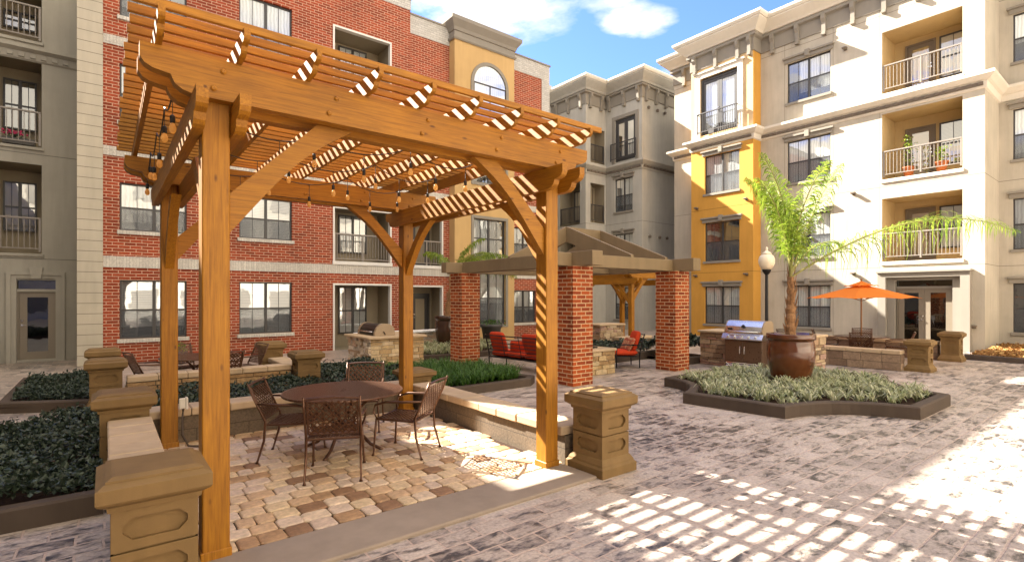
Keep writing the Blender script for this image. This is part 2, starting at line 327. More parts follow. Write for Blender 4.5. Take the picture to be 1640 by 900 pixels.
def ground_mat():
    m, t, b = mat('stamped_concrete', rough=.45, spec=.5)
    p = pos(t)
    wn = N(t, 'ShaderNodeTexNoise', i_Scale=3.0, i_Detail=2.0); L(t, p, wn.inputs['Vector'])
    off = N(t, 'ShaderNodeVectorMath', operation='SCALE'); off.inputs['Scale'].default_value = .03; L(t, wn.outputs['Color'], off.inputs[0])
    ad = N(t, 'ShaderNodeVectorMath', operation='ADD'); L(t, p, ad.inputs[0]); L(t, off.outputs[0], ad.inputs[1])
    br = N(t, 'ShaderNodeTexBrick', i_Scale=1.0, offset=.5); br.inputs['Brick Width'].default_value = .34; br.inputs['Row Height'].default_value = .20
    br.inputs['Mortar Size'].default_value = .011; br.inputs['Mortar Smooth'].default_value = .4
    br.inputs['Color1'].default_value = (.52, .43, .36, 1); br.inputs['Color2'].default_value = (.38, .31, .26, 1); br.inputs['Mortar'].default_value = (.50, .38, .31, 1)
    L(t, ad.outputs[0], br.inputs['Vector'])
    b2 = N(t, 'ShaderNodeTexBrick', i_Scale=1.0, offset=.5); b2.inputs['Brick Width'].default_value = .34; b2.inputs['Row Height'].default_value = .20; b2.inputs['Mortar Size'].default_value = 0
    b2.inputs['Color1'].default_value = (0, 0, 0, 1); b2.inputs['Color2'].default_value = (1, 1, 1, 1); L(t, ad.outputs[0], b2.inputs['Vector'])
    sp2 = N(t, 'ShaderNodeSeparateColor'); L(t, b2.outputs['Color'], sp2.inputs[0]); cz = N(t, 'ShaderNodeCombineXYZ'); L(t, mathn(t, 'MULTIPLY', sp2.outputs[0], 23.0), cz.inputs[2])
    a2 = N(t, 'ShaderNodeVectorMath', operation='ADD'); L(t, ad.outputs[0], a2.inputs[0]); L(t, cz.outputs[0], a2.inputs[1])
    mpg = N(t, 'ShaderNodeMapping'); mpg.inputs['Scale'].default_value = (4.0, 9, 1); mpg.inputs['Rotation'].default_value = (0, 0, .25); L(t, a2.outputs[0], mpg.inputs[0])
    n1 = noise(t, mpg.outputs[0], 1.3, 7, .68, .2); n2 = noise(t, p, .35, 3); n3 = noise(t, p, 34, 5); n4 = noise(t, p, 1.4, 4)
    th = mathn(t, 'ADD', n1, mathn(t, 'MULTIPLY', mathn(t, 'SUBTRACT', n2, .50), .45)); th = mathn(t, 'ADD', th, mathn(t, 'MULTIPLY', mathn(t, 'SUBTRACT', sp2.outputs[0], .5), .10))
    dk = ramp(t, th, [(.48, 0), (.56, .5), (.64, 1)])
    dk = mathn(t, 'MULTIPLY', dk, mathn(t, 'SUBTRACT', 1, br.outputs['Fac']))
    c = mixc(t, dk, br.outputs['Color'], (.055, .050, .048))
    c = mixc(t, .55, c, ramp(t, n3, [(.25, .45), (.75, 1.4)]), 'MULTIPLY'); c = mixc(t, .4, c, ramp(t, n4, [(.3, .65), (.7, 1.25)]), 'MULTIPLY')
    L(t, c, b.inputs['Base Color'])
    L(t, ramp(t, th, [(.35, .62), (.6, .30)]), b.inputs['Roughness'])
    h = mathn(t, 'SUBTRACT', mathn(t, 'MULTIPLY', n1, -.9), mathn(t, 'MULTIPLY', br.outputs['Fac'], .5)); h = mathn(t, 'ADD', h, mathn(t, 'MULTIPLY', n3, .2))
    bump(t, b, h, .55, .02); return m
M['ground'] = ground_mat()

# ------------------------------------------------------------------ ground
m = MB(); m.quad((-160, -160, 0), (200, -160, 0), (200, 200, 0), (-160, 200, 0)); tag(m.build('courtyard_pavement', M['ground']), 'brown stamped concrete courtyard pavement', kind='structure')
m = MB(); m.bbox(.5, 4.04, 3.71, 4.25, -.02, .03, .012); m.bbox(.3, .5, 3.71, 4.25, -.02, .029, .01); tag(m.build('concrete_strip', M['concrete']), 'pale concrete threshold strip along the front of the pergola patio', kind='structure')
m = MB(); m.quad((.3, 4.25, .006), (4.1, 4.25, .006), (4.1, 7.85, .006), (.3, 7.85, .006)); tag(m.build('patio_joint_sand', M['soil']), 'dark sand between the patio pavers', kind='structure')
PC = [(.62, .44, .27), (.56, .37, .21), (.66, .50, .34), (.27, .15, .075), (.61, .46, .33), (.40, .24, .12), (.58, .43, .31), (.64, .47, .28)]
m = MB(); y = 4.262
while y < 7.85:
    hgt = rng.choice((.19, .205, .2)); x = .32-rng.random()*.15
    while x < 4.08:
        wd = rng.choice((.15, .2, .235, .2)); m.col = rng.choice(PC)
        cx, cy = x+wd/2, y+hgt/2; g = .004; zt = .03+rng.uniform(-.002, .002)
        rings = []
        for ins, z in ((g, .004), (g, zt-.010), (g+.007, zt-.003), (g+.02, zt)):
            ax, ay = wd/2-ins, hgt/2-ins; k = .024
            rings.append([(cx+sx*ax-(sx*k if q else 0), cy+sy*ay-(0 if q else sy*k), z) for sx, sy, q in
                          ((-1, -1, 0), (-1, -1, 1), (1, -1, 1), (1, -1, 0), (1, 1, 0), (1, 1, 1), (-1, 1, 1), (-1, 1, 0))])
        jit = [(rng.uniform(-.004, .004), rng.uniform(-.004, .004)) for _ in range(8)]
        V = [(px+jx, py+jy, pz) for r in rings for (px, py, pz), (jx, jy) in zip(r, jit)]
        if x+wd < 4.12: m.add(V, [(a*8+i, a*8+(i+1) % 8, a*8+8+(i+1) % 8, a*8+8+i) for a in range(3) for i in range(8)]+[tuple(range(24, 32))])
        x += wd
    y += hgt
tag(m.build('patio_pavers', M['paver'], smooth=False), 'tumbled tan and brown pavers laid under the pergola', kind='structure')

# ------------------------------------------------------------------ facade tools
class Face:
    def __init__(s, kind, p): s.kind, s.p = kind, p
    def __call__(s, u, w_, z): return (u, s.p+w_, z) if s.kind == 'Y' else (s.p+w_, u, z)
    def box(s, m, u0, u1, w0, w1, z0, z1, b=0):
        (a, c, e), (a2, c2, e2) = s(u0, w0, z0), s(u1, w1, z1)
        args = (min(a, a2), max(a, a2), min(c, c2), max(c, c2), z0, z1)
        m.bbox(*args, b) if b else m.box(*args)
def facade(m, F, u0, u1, z0, z1, ops, depth=.14):
    us = sorted({u0, u1, *[v for o in ops for v in o[:2]]}); zs = sorted({z0, z1, *[v for o in ops for v in o[2:4]]})
    us = [u for u in us if u0 <= u <= u1]; zs = [z for z in zs if z0 <= z <= z1]
    for a, b in zip(us, us[1:]):
        for c, d in zip(zs, zs[1:]):
            if not any(o[0] <= (a+b)/2 <= o[1] and o[2] <= (c+d)/2 <= o[3] for o in ops):
                m.quad(F(a, 0, c), F(b, 0, c), F(b, 0, d), F(a, 0, d))
    for o in ops:
        a, b, c, d = o[:4]; dp = depth
        for p, q in (((a, c), (b, c)), ((b, c), (b, d)), ((b, d), (a, d)), ((a, d), (a, c))):
            m.quad(F(p[0], 0, p[1]), F(q[0], 0, q[1]), F(q[0], dp, q[1]), F(p[0], dp, p[1]))
def window(par, F, u0, u1, z0, z1, w_=.09, cols=2, fmat='frame', cover='curtain', sill=None, lintel=None, drop=None, screen=True, name='window', key=True):
    m = MB(); t = .045; d = .06
    F.box(m, u0, u0+t, w_, w_+d, z0, z1); F.box(m, u1-t, u1, w_, w_+d, z0, z1)
    F.box(m, u0+t, u1-t, w_, w_+d, z0, z0+t); F.box(m, u0+t, u1-t, w_, w_+d, z1-t, z1)
    zm = (z0+z1)/2-.02
    for i in range(1, cols):
        uc = u0+(u1-u0)*i/cols; F.box(m, uc-.04, uc+.04, w_-.004, w_+d-.004, z0+t, z1-t)
    for i in range(cols):
        a = u0+(u1-u0)*i/cols+.04; b = u0+(u1-u0)*(i+1)/cols-.04; F.box(m, a, b, w_+.008, w_+d-.008, zm-.025, zm+.025)
        c = (a+b)/2; F.box(m, c-.008, c+.008, w_+.02, w_+.036, z0+t, z1-t)
    fr = m.build(name, M[fmat], par)
    m = MB(); m.quad(F(u0+t, w_+.03, z0+t), F(u1-t, w_+.03, z0+t), F(u1-t, w_+.03, z1-t), F(u0+t, w_+.03, z1-t)); m.build('pane', M['glass'], fr)
    m = MB(); m.quad(F(u0, w_+.5, z0-.1), F(u1, w_+.5, z0-.1), F(u1, w_+.5, z1+.1), F(u0, w_+.5, z1+.1)); m.build('room', M['inside'], fr)
    if cover:
        drop = drop if drop is not None else rng.choice((1.0, 1.0, .8, .6)); k = rng.choice((1, 1, 1, .72)) if cover == 'curtain' else 1
        m = MB(); zb = z1-(z1-z0)*drop; m.quad(F(u0, w_+.07, zb), F(u0+(u1-u0)*k, w_+.07, zb), F(u0+(u1-u0)*k, w_+.07, z1), F(u0, w_+.07, z1)); m.build(cover, M[cover], fr)
    if screen:
        m = MB(); m.quad(F(u0+t, w_+.012, z0+t), F(u1-t, w_+.012, z0+t), F(u1-t, w_+.012, zm-.025), F(u0+t, w_+.012, zm-.025)); m.build('insect_screen', M['screen'], fr)
    if sill:
        m = MB(); F.box(m, u0-.06, u1+.06, -.07, .1, z0-.11, z0-.002, .008); m.build('sill', M[sill], fr)
    if lintel:
        m = MB(); F.box(m, u0-.10, u1+.10, -.07, .05, z1+.002, z1+.16, .008); F.box(m, u0-.15, u1+.15, -.14, .05, z1+.162, z1+.24, .008)
        uc = (u0+u1)/2
        if key: F.box(m, uc-.09, uc+.09, -.17, .05, z1+.03, z1+.30, .008)
        m.build('lintel', M[lintel], fr)
    return fr
def railing(par, F, u0, u1, z0, w_=.06, h=1.0, mt='rail', posts=(), step=.11):
    m = MB(); F.box(m, u0, u1, w_-.03, w_+.03, z0+h-.05, z0+h, .006); F.box(m, u0, u1, w_-.015, w_+.015, z0+.08, z0+.11)
    n = int((u1-u0)/step)
    for i in range(1, n):
        u = u0+(u1-u0)*i/n; F.box(m, u-.009, u+.009, w_-.009, w_+.009, z0+.11, z0+h-.05)
    for u in (u0+.025, u1-.025, *posts): F.box(m, u-.025, u+.025, w_-.024, w_+.024, z0, z0+h-.05)
    return m.build('railing', M[mt], par)
def door(par, F, u0, u1, z0, z1, w_, fmat='frame_tan', glass='glass_dark', leaves=1, bar=.13, handle='L', cover=None):
    m = MB(); F.box(m, u0-.08, u0-.004, w_-.03, w_+.06, z0, z1+.08); F.box(m, u1+.004, u1+.08, w_-.03, w_+.06, z0, z1+.08); F.box(m, u0-.004, u1+.004, w_-.03, w_+.06, z1+.004, z1+.08)
    wd = (u1-u0)/leaves
    for i in range(leaves):
        a = u0+i*wd+.003; b = a+wd-.006
        F.box(m, a, a+bar, w_, w_+.045, z0, z1); F.box(m, b-bar, b, w_, w_+.045, z0, z1); F.box(m, a+bar, b-bar, w_, w_+.045, z0, z0+.24); F.box(m, a+bar, b-bar, w_, w_+.045, z1-.14, z1)
    dr = m.build('door', M[fmat], par)
    m = MB()
    for i in range(leaves):
        a = u0+i*wd+bar; b = u0+(i+1)*wd-bar; m.quad(F(a, w_+.022, z0+.24), F(b, w_+.022, z0+.24), F(b, w_+.022, z1-.14), F(a, w_+.022, z1-.14))
    m.build('pane', M[glass], dr)
    m = MB(); m.quad(F(u0, w_+(.07 if cover else .6), z0), F(u1, w_+(.07 if cover else .6), z0), F(u1, w_+(.07 if cover else .6), z1), F(u0, w_+(.07 if cover else .6), z1)); m.build(cover or 'room', M[cover or 'inside'], dr)
    m = MB(); uh = u0+.065 if handle == 'L' else u1-.065
    if leaves == 2: uh = (u0+u1)/2+.06
    m.lathe([(.03, 0), (.03, .02)], 0, 0, 0, 10); V = [F(uh+x, w_-z, 1.02+z0+y_) for x, y_, z in m.v]; m.v = V
    b0 = len(m.f); q = MB(); q.tube([F(uh, w_-.02, z0+1.02), F(uh, w_-.06, z0+1.02), F(uh+.1, w_-.06, z0+1.02)], .011); m.add(q.v, q.f); q = MB(); F.box(q, uh-.025, uh+.025, w_-.03, w_, z0+1.13, z0+1.18, .01); m.add(q.v, q.f)
    m.build('handle', M['chrome'], dr); return dr
def sweep(m, path, prof, side=1):                    # profile (out, z) carried along a plan polyline, mitred
    n = len(path); mit = []
    for i in range(n):
        def nrm(a, b):
            d = Vector((b[0]-a[0], b[1]-a[1])).normalized(); return Vector((d.y, -d.x))*side
        if i == 0: v = nrm(path[0], path[1])
        elif i == n-1: v = nrm(path[-2], path[-1])
        else:
            a, b = nrm(path[i-1], path[i]), nrm(path[i], path[i+1]); v = a+b; v = v/(v.dot(a))
        mit.append(v)
    k = len(prof); V = [(path[i][0]+mit[i].x*o, path[i][1]+mit[i].y*o, z) for i in range(n) for o, z in prof]
    m.add(V, [(i*k+j, i*k+(j+1) % k, (i+1)*k+(j+1) % k, (i+1)*k+j) for i in range(n-1) for j in range(k)]+[tuple(range(k))[::-1], tuple(range((n-1)*k, n*k))])
def recess(par, F, u0, u1, z0, z1, depth, mt, name='balcony_recess'):
    m = MB()
    m.quad(F(u0, depth, z0), F(u1, depth, z0), F(u1, depth, z1), F(u0, depth, z1)); e = .002
    for u in (u0+e, u1-e): m.quad(F(u, .02, z0), F(u, depth, z0), F(u, depth, z1), F(u, .02, z1))
    for z in (z0+e, z1-e): m.quad(F(u0, .02, z), F(u1, .02, z), F(u1, depth, z), F(u0, depth, z))
    return m.build(name, M[mt], par)
def dentils(m, F, u0, u1, z0, z1, step=.3, wd=.11, out=.06):
    u = u0
    while u+wd < u1: F.box(m, u, u+wd, -out, .01, z0, z1); u += step
STC = [(.46, .34, .21), (.38, .27, .16), (.52, .42, .30), (.30, .20, .12), (.44, .29, .18), (.50, .38, .25), (.24, .17, .115), (.40, .26, .20)]
def ledge(m, F, u0, u1, z0, z1, proud=.035, hs=(.07, .10, .13), ls=(.14, .42), cols=STC, r=rng, gap=.004):
    z = z0
    while z < z1-.02:
        h = min(r.choice(hs), z1-z)
        if z1-(z+h) < .05: h = z1-z
        u = u0
        while u < u1-.01:
            l = r.uniform(*ls)
            if u1-(u+l) < .1: l = u1-u
            m.col = r.choice(cols); F.box(m, u+gap, u+l-gap, -r.uniform(.002, proud), .06, z+gap, z+h-gap, .007); u += l
        z += h
    m.col = None

# ------------------------------------------------------------------ red brick building
red = thing('brick_building', 'red brick apartment block with white bands, ochre tower bay and recessed balconies', 'building', (8, 18.3, 0))
FR = Face('Y', 18.3); FC = Face('Y', 18.42); FT = Face('Y', 18.0); FP = Face('Y', 18.22)
ZW = [(.7, 2.37), (3.77, 5.12), (6.85, 8.48), (9.8, 11.55)]
winA = [(u0, u1, *z) for u0, u1 in ((.3, 1.91), (3.33, 4.93)) for z in ZW]
balC = [(6.3, 8.52, 0.0, 2.37), (6.3, 8.52, 3.06, 5.1), (6.3, 8.52, 6.14, 8.3), (6.3, 8.52, 9.3, 11.5)]
balD = [(9.39, 10.84, 0.0, 2.34), (9.39, 10.84, 3.04, 5.1)]
m = MB(); facade(m, FR, -.07, 9.31, 0, 13.0, winA+balC); facade(m, FC, 9.31, 11.14, 0, 12.2, balD); facade(m, FC, 14.22, 16.2, 0, 12.16, [(14.47, 15.85, .7, 2.18), (14.45, 15.85, 3.6, 5.05)])
m.quad((9.31, 18.3, 0), (9.31, 18.42, 0), (9.31, 18.42, 13), (9.31, 18.3, 13)); m.build('wall', M['brick'], red)
m = MB(); facade(m, FP, -.62, -.07, 0, 13.4, []); m.quad((-.07, 18.22, 0), (-.07, 18.3, 0), (-.07, 18.3, 13.4), (-.07, 18.22, 13.4)); m.quad((-.62, 18.22, 0), (-.62, 26, 0), (-.62, 26, 13.4), (-.62, 18.22, 13.4)); m.build('siding_panel', M['siding'], red)
m = MB(); FR.box(m, -.068, 9.33, -.02, .3, 13.002, 13.4); m.box(9.31, 11.14, 18.40, 18.7, 12.2, 12.92); m.box(14.22, 16.69, 18.40, 18.7, 12.16, 12.85); m.box(16.2, 16.69, 18.40, 18.7, 0, 12.158); m.build('white_parapet', M['white_brick2'], red)
m = MB(); FR.box(m, -.1, 9.35, -.05, .35, 13.402, 13.46); m.build('parapet_coping', M['trim'], red); m = MB(); m.box(9.35, 11.12, 18.36, 18.75, 12.922, 12.99); m.build('parapet_coping', M['trim'], red); m = MB(); m.box(14.24, 16.74, 18.36, 18.75, 12.852, 12.92); m.build('parapet_coping', M['trim'], red)
for z0, z1 in ((2.72, 3.035), (5.84, 6.1), (8.94, 9.2)):
    m = MB(); FR.box(m, -.066, 9.33, -.025, .05, z0, z1)
    m.build('white_band', M['white_brick'], red); m = MB()
    if z0 < 6: m.box(9.332, 11.138, 18.395, 18.46, z0, z1); m.build('white_band', M['white_brick'], red); m = MB(); m.box(14.222, 16.198, 18.395, 18.46, z0, z1)
    if z0 < 6: m.build('white_band', M['white_brick'], red)
m = MB(); m.box(-.6, 16.67, 20.2, 32, 0, 12.1); m.quad((-.6, 18.3, 13), (9.3, 18.3, 13), (9.3, 32, 13), (-.6, 32, 13)); m.quad((9.3, 18.42, 12.15), (16.67, 18.42, 12.15), (16.67, 32, 12.15), (9.3, 32, 12.15))
m.quad((16.67, 18.5, 0), (16.67, 32, 0), (16.67, 32, 12.85), (16.67, 18.5, 12.85)); m.quad((9.32, 18.5, 12.1), (9.32, 32, 12.1), (9.32, 32, 13.4), (9.32, 18.5, 13.4)); m.quad((-.6, 32, 12), (9.3, 32, 12), (9.3, 32, 13.4), (-.6, 32, 13.4)); m.build('roof', M['trim'], red)
for u0, u1, z0, z1 in winA: window(red, FR, u0, u1, z0, z1, sill='white_brick', cover=rng.choice(('curtain', 'blind', 'curtain')))
for u0, u1, z0, z1 in ((14.47, 15.85, .7, 2.18), (14.45, 15.85, 3.6, 5.05)): window(red, FC, u0, u1, z0, z1, sill='white_brick', cover='blind')
for i, (u0, u1, z0, z1) in enumerate(balC+balD):
    F = FR if i < 4 else FC; d = 1.25 if i < 4 else .95
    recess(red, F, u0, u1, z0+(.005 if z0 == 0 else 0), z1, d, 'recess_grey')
    m = MB(); F.box(m, u0, u0+.06, -.03, .16, z0, z1); F.box(m, u1-.06, u1, -.03, .16, z0, z1); F.box(m, u0+.06, u1-.06, -.03, .16, z1-.06, z1)
    if z0 > 0: F.box(m, u0-.02, u1+.02, -.06, .16, z0-.02, z0+.1)
    m.build('opening_trim', M['white'], red)
    if i < 4:
        door(red, F, u0+.12, u0+.42, z0+.02, z0+2.0, d-.02, bar=.06); window(red, F, u0+.62, u1-.5, z0+.5, z1-.1, w_=d-.1, cols=2, fmat='frame', cover='blind', screen=False)
    else: door(red, F, u0+.55, u1-.2, z0+.02, z0+1.95, d-.02, fmat='frame', cover='blind', glass='glass')
    if z0 > 0: railing(red, F, u0+.06, u1-.06, z0+.1, w_=.05, posts=((u0+u1)/2,))
# tower bay
m = MB(); facade(m, FT, 11.14, 14.22, 0, 12.4, [(12.06, 13.74, .7, 3.0), (12.06, 13.74, 3.58, 5.18), (12.06, 13.74, 6.7, 8.4)])
m.quad((11.14, 18.0, 0), (11.14, 18.5, 0), (11.14, 18.5, 12.4), (11.14, 18.0, 12.4)); m.quad((14.22, 18.0, 0), (14.22, 18.5, 0), (14.22, 18.5, 12.4), (14.22, 18.0, 12.4)); m.build('tower_bay', M['tower_yellow'], red)
m = MB(); m.box(11.12, 14.24, 17.98, 18.6, 12.402, 12.75); P3 = [(11.14, 18.6), (11.14, 18.0), (14.22, 18.0), (14.22, 18.6)]
sweep(m, P3, [(0, 12.42), (.04, 12.36), (.08, 12.42), (.08, 12.48), (0, 12.5)], 1); sweep(m, P3, [(0, 12.7), (.06, 12.72), (.1, 12.85), (.26, 13.08), (.26, 13.22), (0, 13.25)], 1); m.box(11.1, 14.26, 18.0, 18.7, 13.1, 13.24); m.build('tower_cornice', M['trim'], red)
for z0, z1 in ((.7, 3.0), (3.58, 5.18), (6.7, 8.4)):
    window(red, FT, 12.06, 13.74, z0, z1, cover='curtain' if z0 > 1 else 'blind', screen=z0 < 1)
    m = MB(); FT.box(m, 11.94, 12.058, -.04, .05, z0-.12, z1+.12); FT.box(m, 13.742, 13.86, -.04, .05, z0-.12, z1+.12); FT.box(m, 12.058, 13.742, -.04, .05, z1+.002, z1+.12); FT.box(m, 12.058, 13.742, -.04, .05, z0-.12, z0-.002); m.build('window_surround', M['trim'], red)
def arch(u, zs, r, n=16): return [(u+r*math.cos(math.pi*i/n), zs+r*math.sin(math.pi*i/n)) for i in range(n+1)]
m = MB(); o_, i_ = arch(12.9, 10.85, .98), arch(12.9, 10.85, .84); o_ = [(13.88, 9.5)]+o_+[(11.92, 9.5)]; i_ = [(13.74, 9.5)]+i_+[(12.06, 9.5)]
for k in range(len(o_)-1):
    m.prism([o_[k], o_[k+1], i_[k+1], i_[k]], lambda p, q, t_: (p, 18.0+t_, q), -.05, .02)
aw = m.build('arch_window', M['trim'], red)
m = MB(); m.quad(*[(p, 17.992, q) for p, q in i_]); m.build('pane', glassmat('arch_glass', (.5, .55, .6), .55), aw)
m = MB(); m.quad(*[(p, 17.996, q) for p, q in i_]); m.build('curtain', M['curtain'], aw)
m = MB(); FT.box(m, 12.06, 13.74, -.03, -.012, 10.83, 10.88); FT.box(m, 12.88, 12.92, -.03, -.012, 9.5, 10.83); FT.box(m, 12.06, 12.1, -.03, -.012, 9.5, 10.83); FT.box(m, 13.7, 13.74, -.03, -.012, 9.5, 10.83); m.build('muntin', M['frame'], aw)

# ------------------------------------------------------------------ grey wing on the left
gre = thing('grey_building', 'greige stucco wing with stacked recessed balconies and a glazed taupe door', 'building', (-1.6, 20.5, 0))
FG = Face('Y', 20.5); balG = [(-2.6, -1.49, 3.15, 5.75), (-2.6, -1.49, 6.25, 8.87), (-2.6, -1.49, 9.33, 10.95)]
m = MB(); facade(m, FG, -4.0, -.62, 0, 11.3, balG+[(-2.02, -1.14, .07, 2.38)]); m.quad((-4, 20.5, 11.3), (-.62, 20.5, 11.3), (-.62, 30, 11.3), (-4, 30, 11.3)); m.quad((-4, 30, 0), (-.62, 30, 0), (-.62, 30, 11.3), (-4, 30, 11.3)); m.build('wall', M['grey_stucco'], gre)
m = MB(); m.box(-16, -4.002, 20.4, 30, 0, 15.2); m.build('corner_shade_block', M['grey_stucco'], gre)  # unseen block, placed and raised to shade the left patio and pillar
for u0, u1, z0, z1 in balG:
    recess(gre, FG, u0, u1, z0, z1, 1.4, 'recess_grey'); railing(gre, FG, u0, u1-.02, z0+.06, w_=.05)
    m = MB(); FG.box(m, u0, u1+.05, -.06, .1, z0-.09, z0-.002, .01); m.build('balcony_edge', M['grey_stucco'], gre)
    window(gre, FG, -2.45, -1.7, z0+.75, z1-.35, w_=1.28, cols=2, cover=None, screen=False)
m = MB(); sweep(m, [(-3.95, 20.5), (-.62, 20.5)], [(0, 8.72), (.05, 8.76), (.08, 8.95), (.22, 9.02), (.22, 9.12), (0, 9.16)], 1); dentils(m, FG, -3.9, -.7, 8.8, 8.9, .24, .12, .11); m.build('belt_course', M['grey_stucco'], gre)
m = MB()
for a, b, c in ((0, .10, .10), (.10, .21, .06)):
    FG.box(m, -2.24+a, -2.24+b, -c, .05, 0, 2.62-a*.9); FG.box(m, -.97-b, -.97-a, -c, .05, 0, 2.62-a*.9); FG.box(m, -2.24+b, -.97-b, -c, .05, 2.62-b*.9, 2.62-a*.9)
m.prism([(-1.70, 2.42), (-1.50, 2.42), (-1.45, 2.74), (-1.75, 2.74)], lambda p, q, t_: (p, 20.5+t_, q), -.16, .05); FG.box(m, -2.02, -1.14, .02, .12, 2.04, 2.12); m.build('door_surround', M['grey_stucco'], gre)
door(gre, FG, -1.98, -1.18, .05, 2.02, .08, bar=.17)
m = MB(); m.quad(FG(-2.0, .1, 2.12), FG(-1.16, .1, 2.12), FG(-1.16, .1, 2.37), FG(-2.0, .1, 2.37)); m.build('transom_pane', M['glass_dark'], gre)
m = MB(); m.quad(FG(-2.0, .4, 2.0), FG(-1.16, .4, 2.0), FG(-1.16, .4, 2.45), FG(-2.0, .4, 2.45)); m.build('transom_room', M['inside'], gre)
m = MB(); m.box(-3.3, -2.42, 20.02, 20.4, 0, .95); ledge(m, Face('Y', 20.0), -3.3, -2.4, 0, .95); tag(m.build('stone_pier', M['ledge']), 'brown ledgestone pier beside the taupe door at the left edge', 'stone pier')

# ------------------------------------------------------------------ cream building on the right
cre = thing('cream_building', 'cream stucco block with bracketed cornice, ochre bay and sunlit balconies', 'building', (23.6, 10, 0))
FX = Face('X', 23.6); FB = Face('X', 22.9); FE = Face('X', 25.9)
ZX = [(.6, 2.38), (3.6, 5.45), (6.85, 8.68), (10.37, 12.12)]
wX = [(8.76, 10.5, *z) for z in ZX]; bX = [(4.56, 6.95, 3.24, 5.66), (4.56, 6.95, 6.4, 8.92), (4.56, 6.95, 9.7, 12.07)]
m = MB(); facade(m, FX, 3.97, 16.24, 0, 14.0, wX+bX+[(4.8, 6.5, .02, 2.52)])
m.quad((23.6, 3.97, 0), (25.9, 3.97, 0), (25.9, 3.97, 14), (23.6, 3.97, 14)); m.quad((23.6, 16.24, 0), (32, 16.24, 0), (32, 16.24, 14), (23.6, 16.24, 14)); facade(m, FE, -14, 3.97, 0, 14.0, [(u, u+1.6, *z) for u in (2.0, -1.6, -5.2) for z in ZX]); m.build('wall', M['cream'], cre)
m = MB(); m.box(25.7, 34, 3.99, 16.2, 0, 14.05); m.box(26.4, 34, -14, 3.98, 0, 14.05); m.quad((23.6, 3.97, 14.05), (25.7, 3.97, 14.05), (25.7, 16.24, 14.05), (23.6, 16.24, 14.05)); m.quad((22.9, 11.66, 14.05), (23.6, 11.66, 14.05), (23.6, 14.79, 14.05), (22.9, 14.79, 14.05)); m.build('roof', M['trim'], cre)
wB = [(12.3, 14.06, *z) for z in ZX[:3]]
m = MB(); facade(m, FB, 11.66, 14.79, 9.3, 14.0, [(12.37, 14.28, 9.72, 12.5)]); m.build('bay_top_storey', stucco('sunlit_peach_stucco', (.58, .42, .24), joints=(12.75,), var=.25), cre)  # front paler than the ochre sides, the sun's bleaching put into its colour
m = MB(); facade(m, FB, 11.66, 14.79, 0, 9.3, wB)
for y in (11.66, 14.79): m.quad((22.9, y, 0), (23.6, y, 0), (23.6, y, 14), (22.9, y, 14))
m.build('ochre_bay', M['yellow'], cre)
for u0, u1, z0, z1 in wX: window(cre, FX, u0, u1, z0, z1, sill='trim', lintel='trim', drop=1 if z0 < 9 else .8)
for u0, u1, z0, z1 in wB: window(cre, FB, u0, u1, z0, z1, sill='trim', lintel='trim', cover='curtain' if z0 != 3.6 else None, drop=1)
for u in (2.0, -1.6, -5.2):
    for z0, z1 in ZX: window(cre, FE, u, u+1.6, z0, z1, sill='trim', lintel='trim', key=False)
# french door of the bay
door(cre, FB, 12.47, 14.18, 9.78, 12.35, .08, fmat='frame', leaves=2, bar=.12, cover='curtain', glass='glass')
m = MB()
for a, b, c in ((12.12, 12.368, .06), (14.282, 14.53, .06)): FB.box(m, a, b, -c, .05, 9.6, 12.72)
FB.box(m, 12.368, 14.282, -.06, .05, 12.502, 12.72); FB.box(m, 12.02, 14.63, -.12, .05, 12.722, 12.80, .01); m.build('door_surround', M['lighttrim'], cre)
fr = railing(cre, FB, 12.3, 14.35, 9.75, w_=-.22, mt='rail_dark'); m = MB()
for u in (12.32, 14.33):
    for z in (9.86, 10.72): FB.box(m, u-.012, u+.012, -.2, 0, z-.015, z+.015)
m.build('railing_bracket', M['rail_dark'], fr)
for i, (u0, u1, z0, z1) in enumerate(bX):
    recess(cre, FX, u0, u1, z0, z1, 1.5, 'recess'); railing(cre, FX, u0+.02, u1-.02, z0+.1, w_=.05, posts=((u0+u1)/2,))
    m = MB(); FX.box(m, u0-.04, u1+.04, -.05, .1, z0-.14, z0-.01, .01); m.build('balcony_edge', M['lighttrim'], cre)
    door(cre, FX, u0+1.15, u0+1.95, z0+.05, z0+2.05, 1.47, fmat='trim_dark', cover='curtain', glass='glass'); window(cre, FX, u0+.12, u0+.95, z0+.5, z0+2.1, w_=1.41, cols=1, fmat='frame', cover='blind', screen=False)
OUT = [(25.8, 16.24), (23.6, 16.24), (23.6, 14.79), (22.9, 14.79), (22.9, 11.66), (23.6, 11.66), (23.6, 3.97), (25.9, 3.97), (25.9, -14)]
m = MB(); sweep(m, OUT, [(0, 13.74), (.20, 13.78), (.26, 13.86), (.56, 14.14), (.56, 14.2), (0, 14.2)], 1); m.build('cornice_cove', M['lighttrim'], cre)
m = MB(); sweep(m, OUT, [(0, 14.202), (.60, 14.202), (.66, 14.30), (.66, 14.40), (0, 14.42)], 1); m.build('cornice_cap', M['lighttrim'], cre)
m = MB(); sweep(m, OUT, [(0, 13.5), (.05, 13.5), (.05, 13.56), (.17, 13.62), (.17, 13.738), (0, 13.738)], 1); sweep(m, OUT, [(0, 12.98), (.045, 12.98), (.045, 13.498), (0, 13.498)], 1); m.build('cornice_frieze', M['trim'], cre)
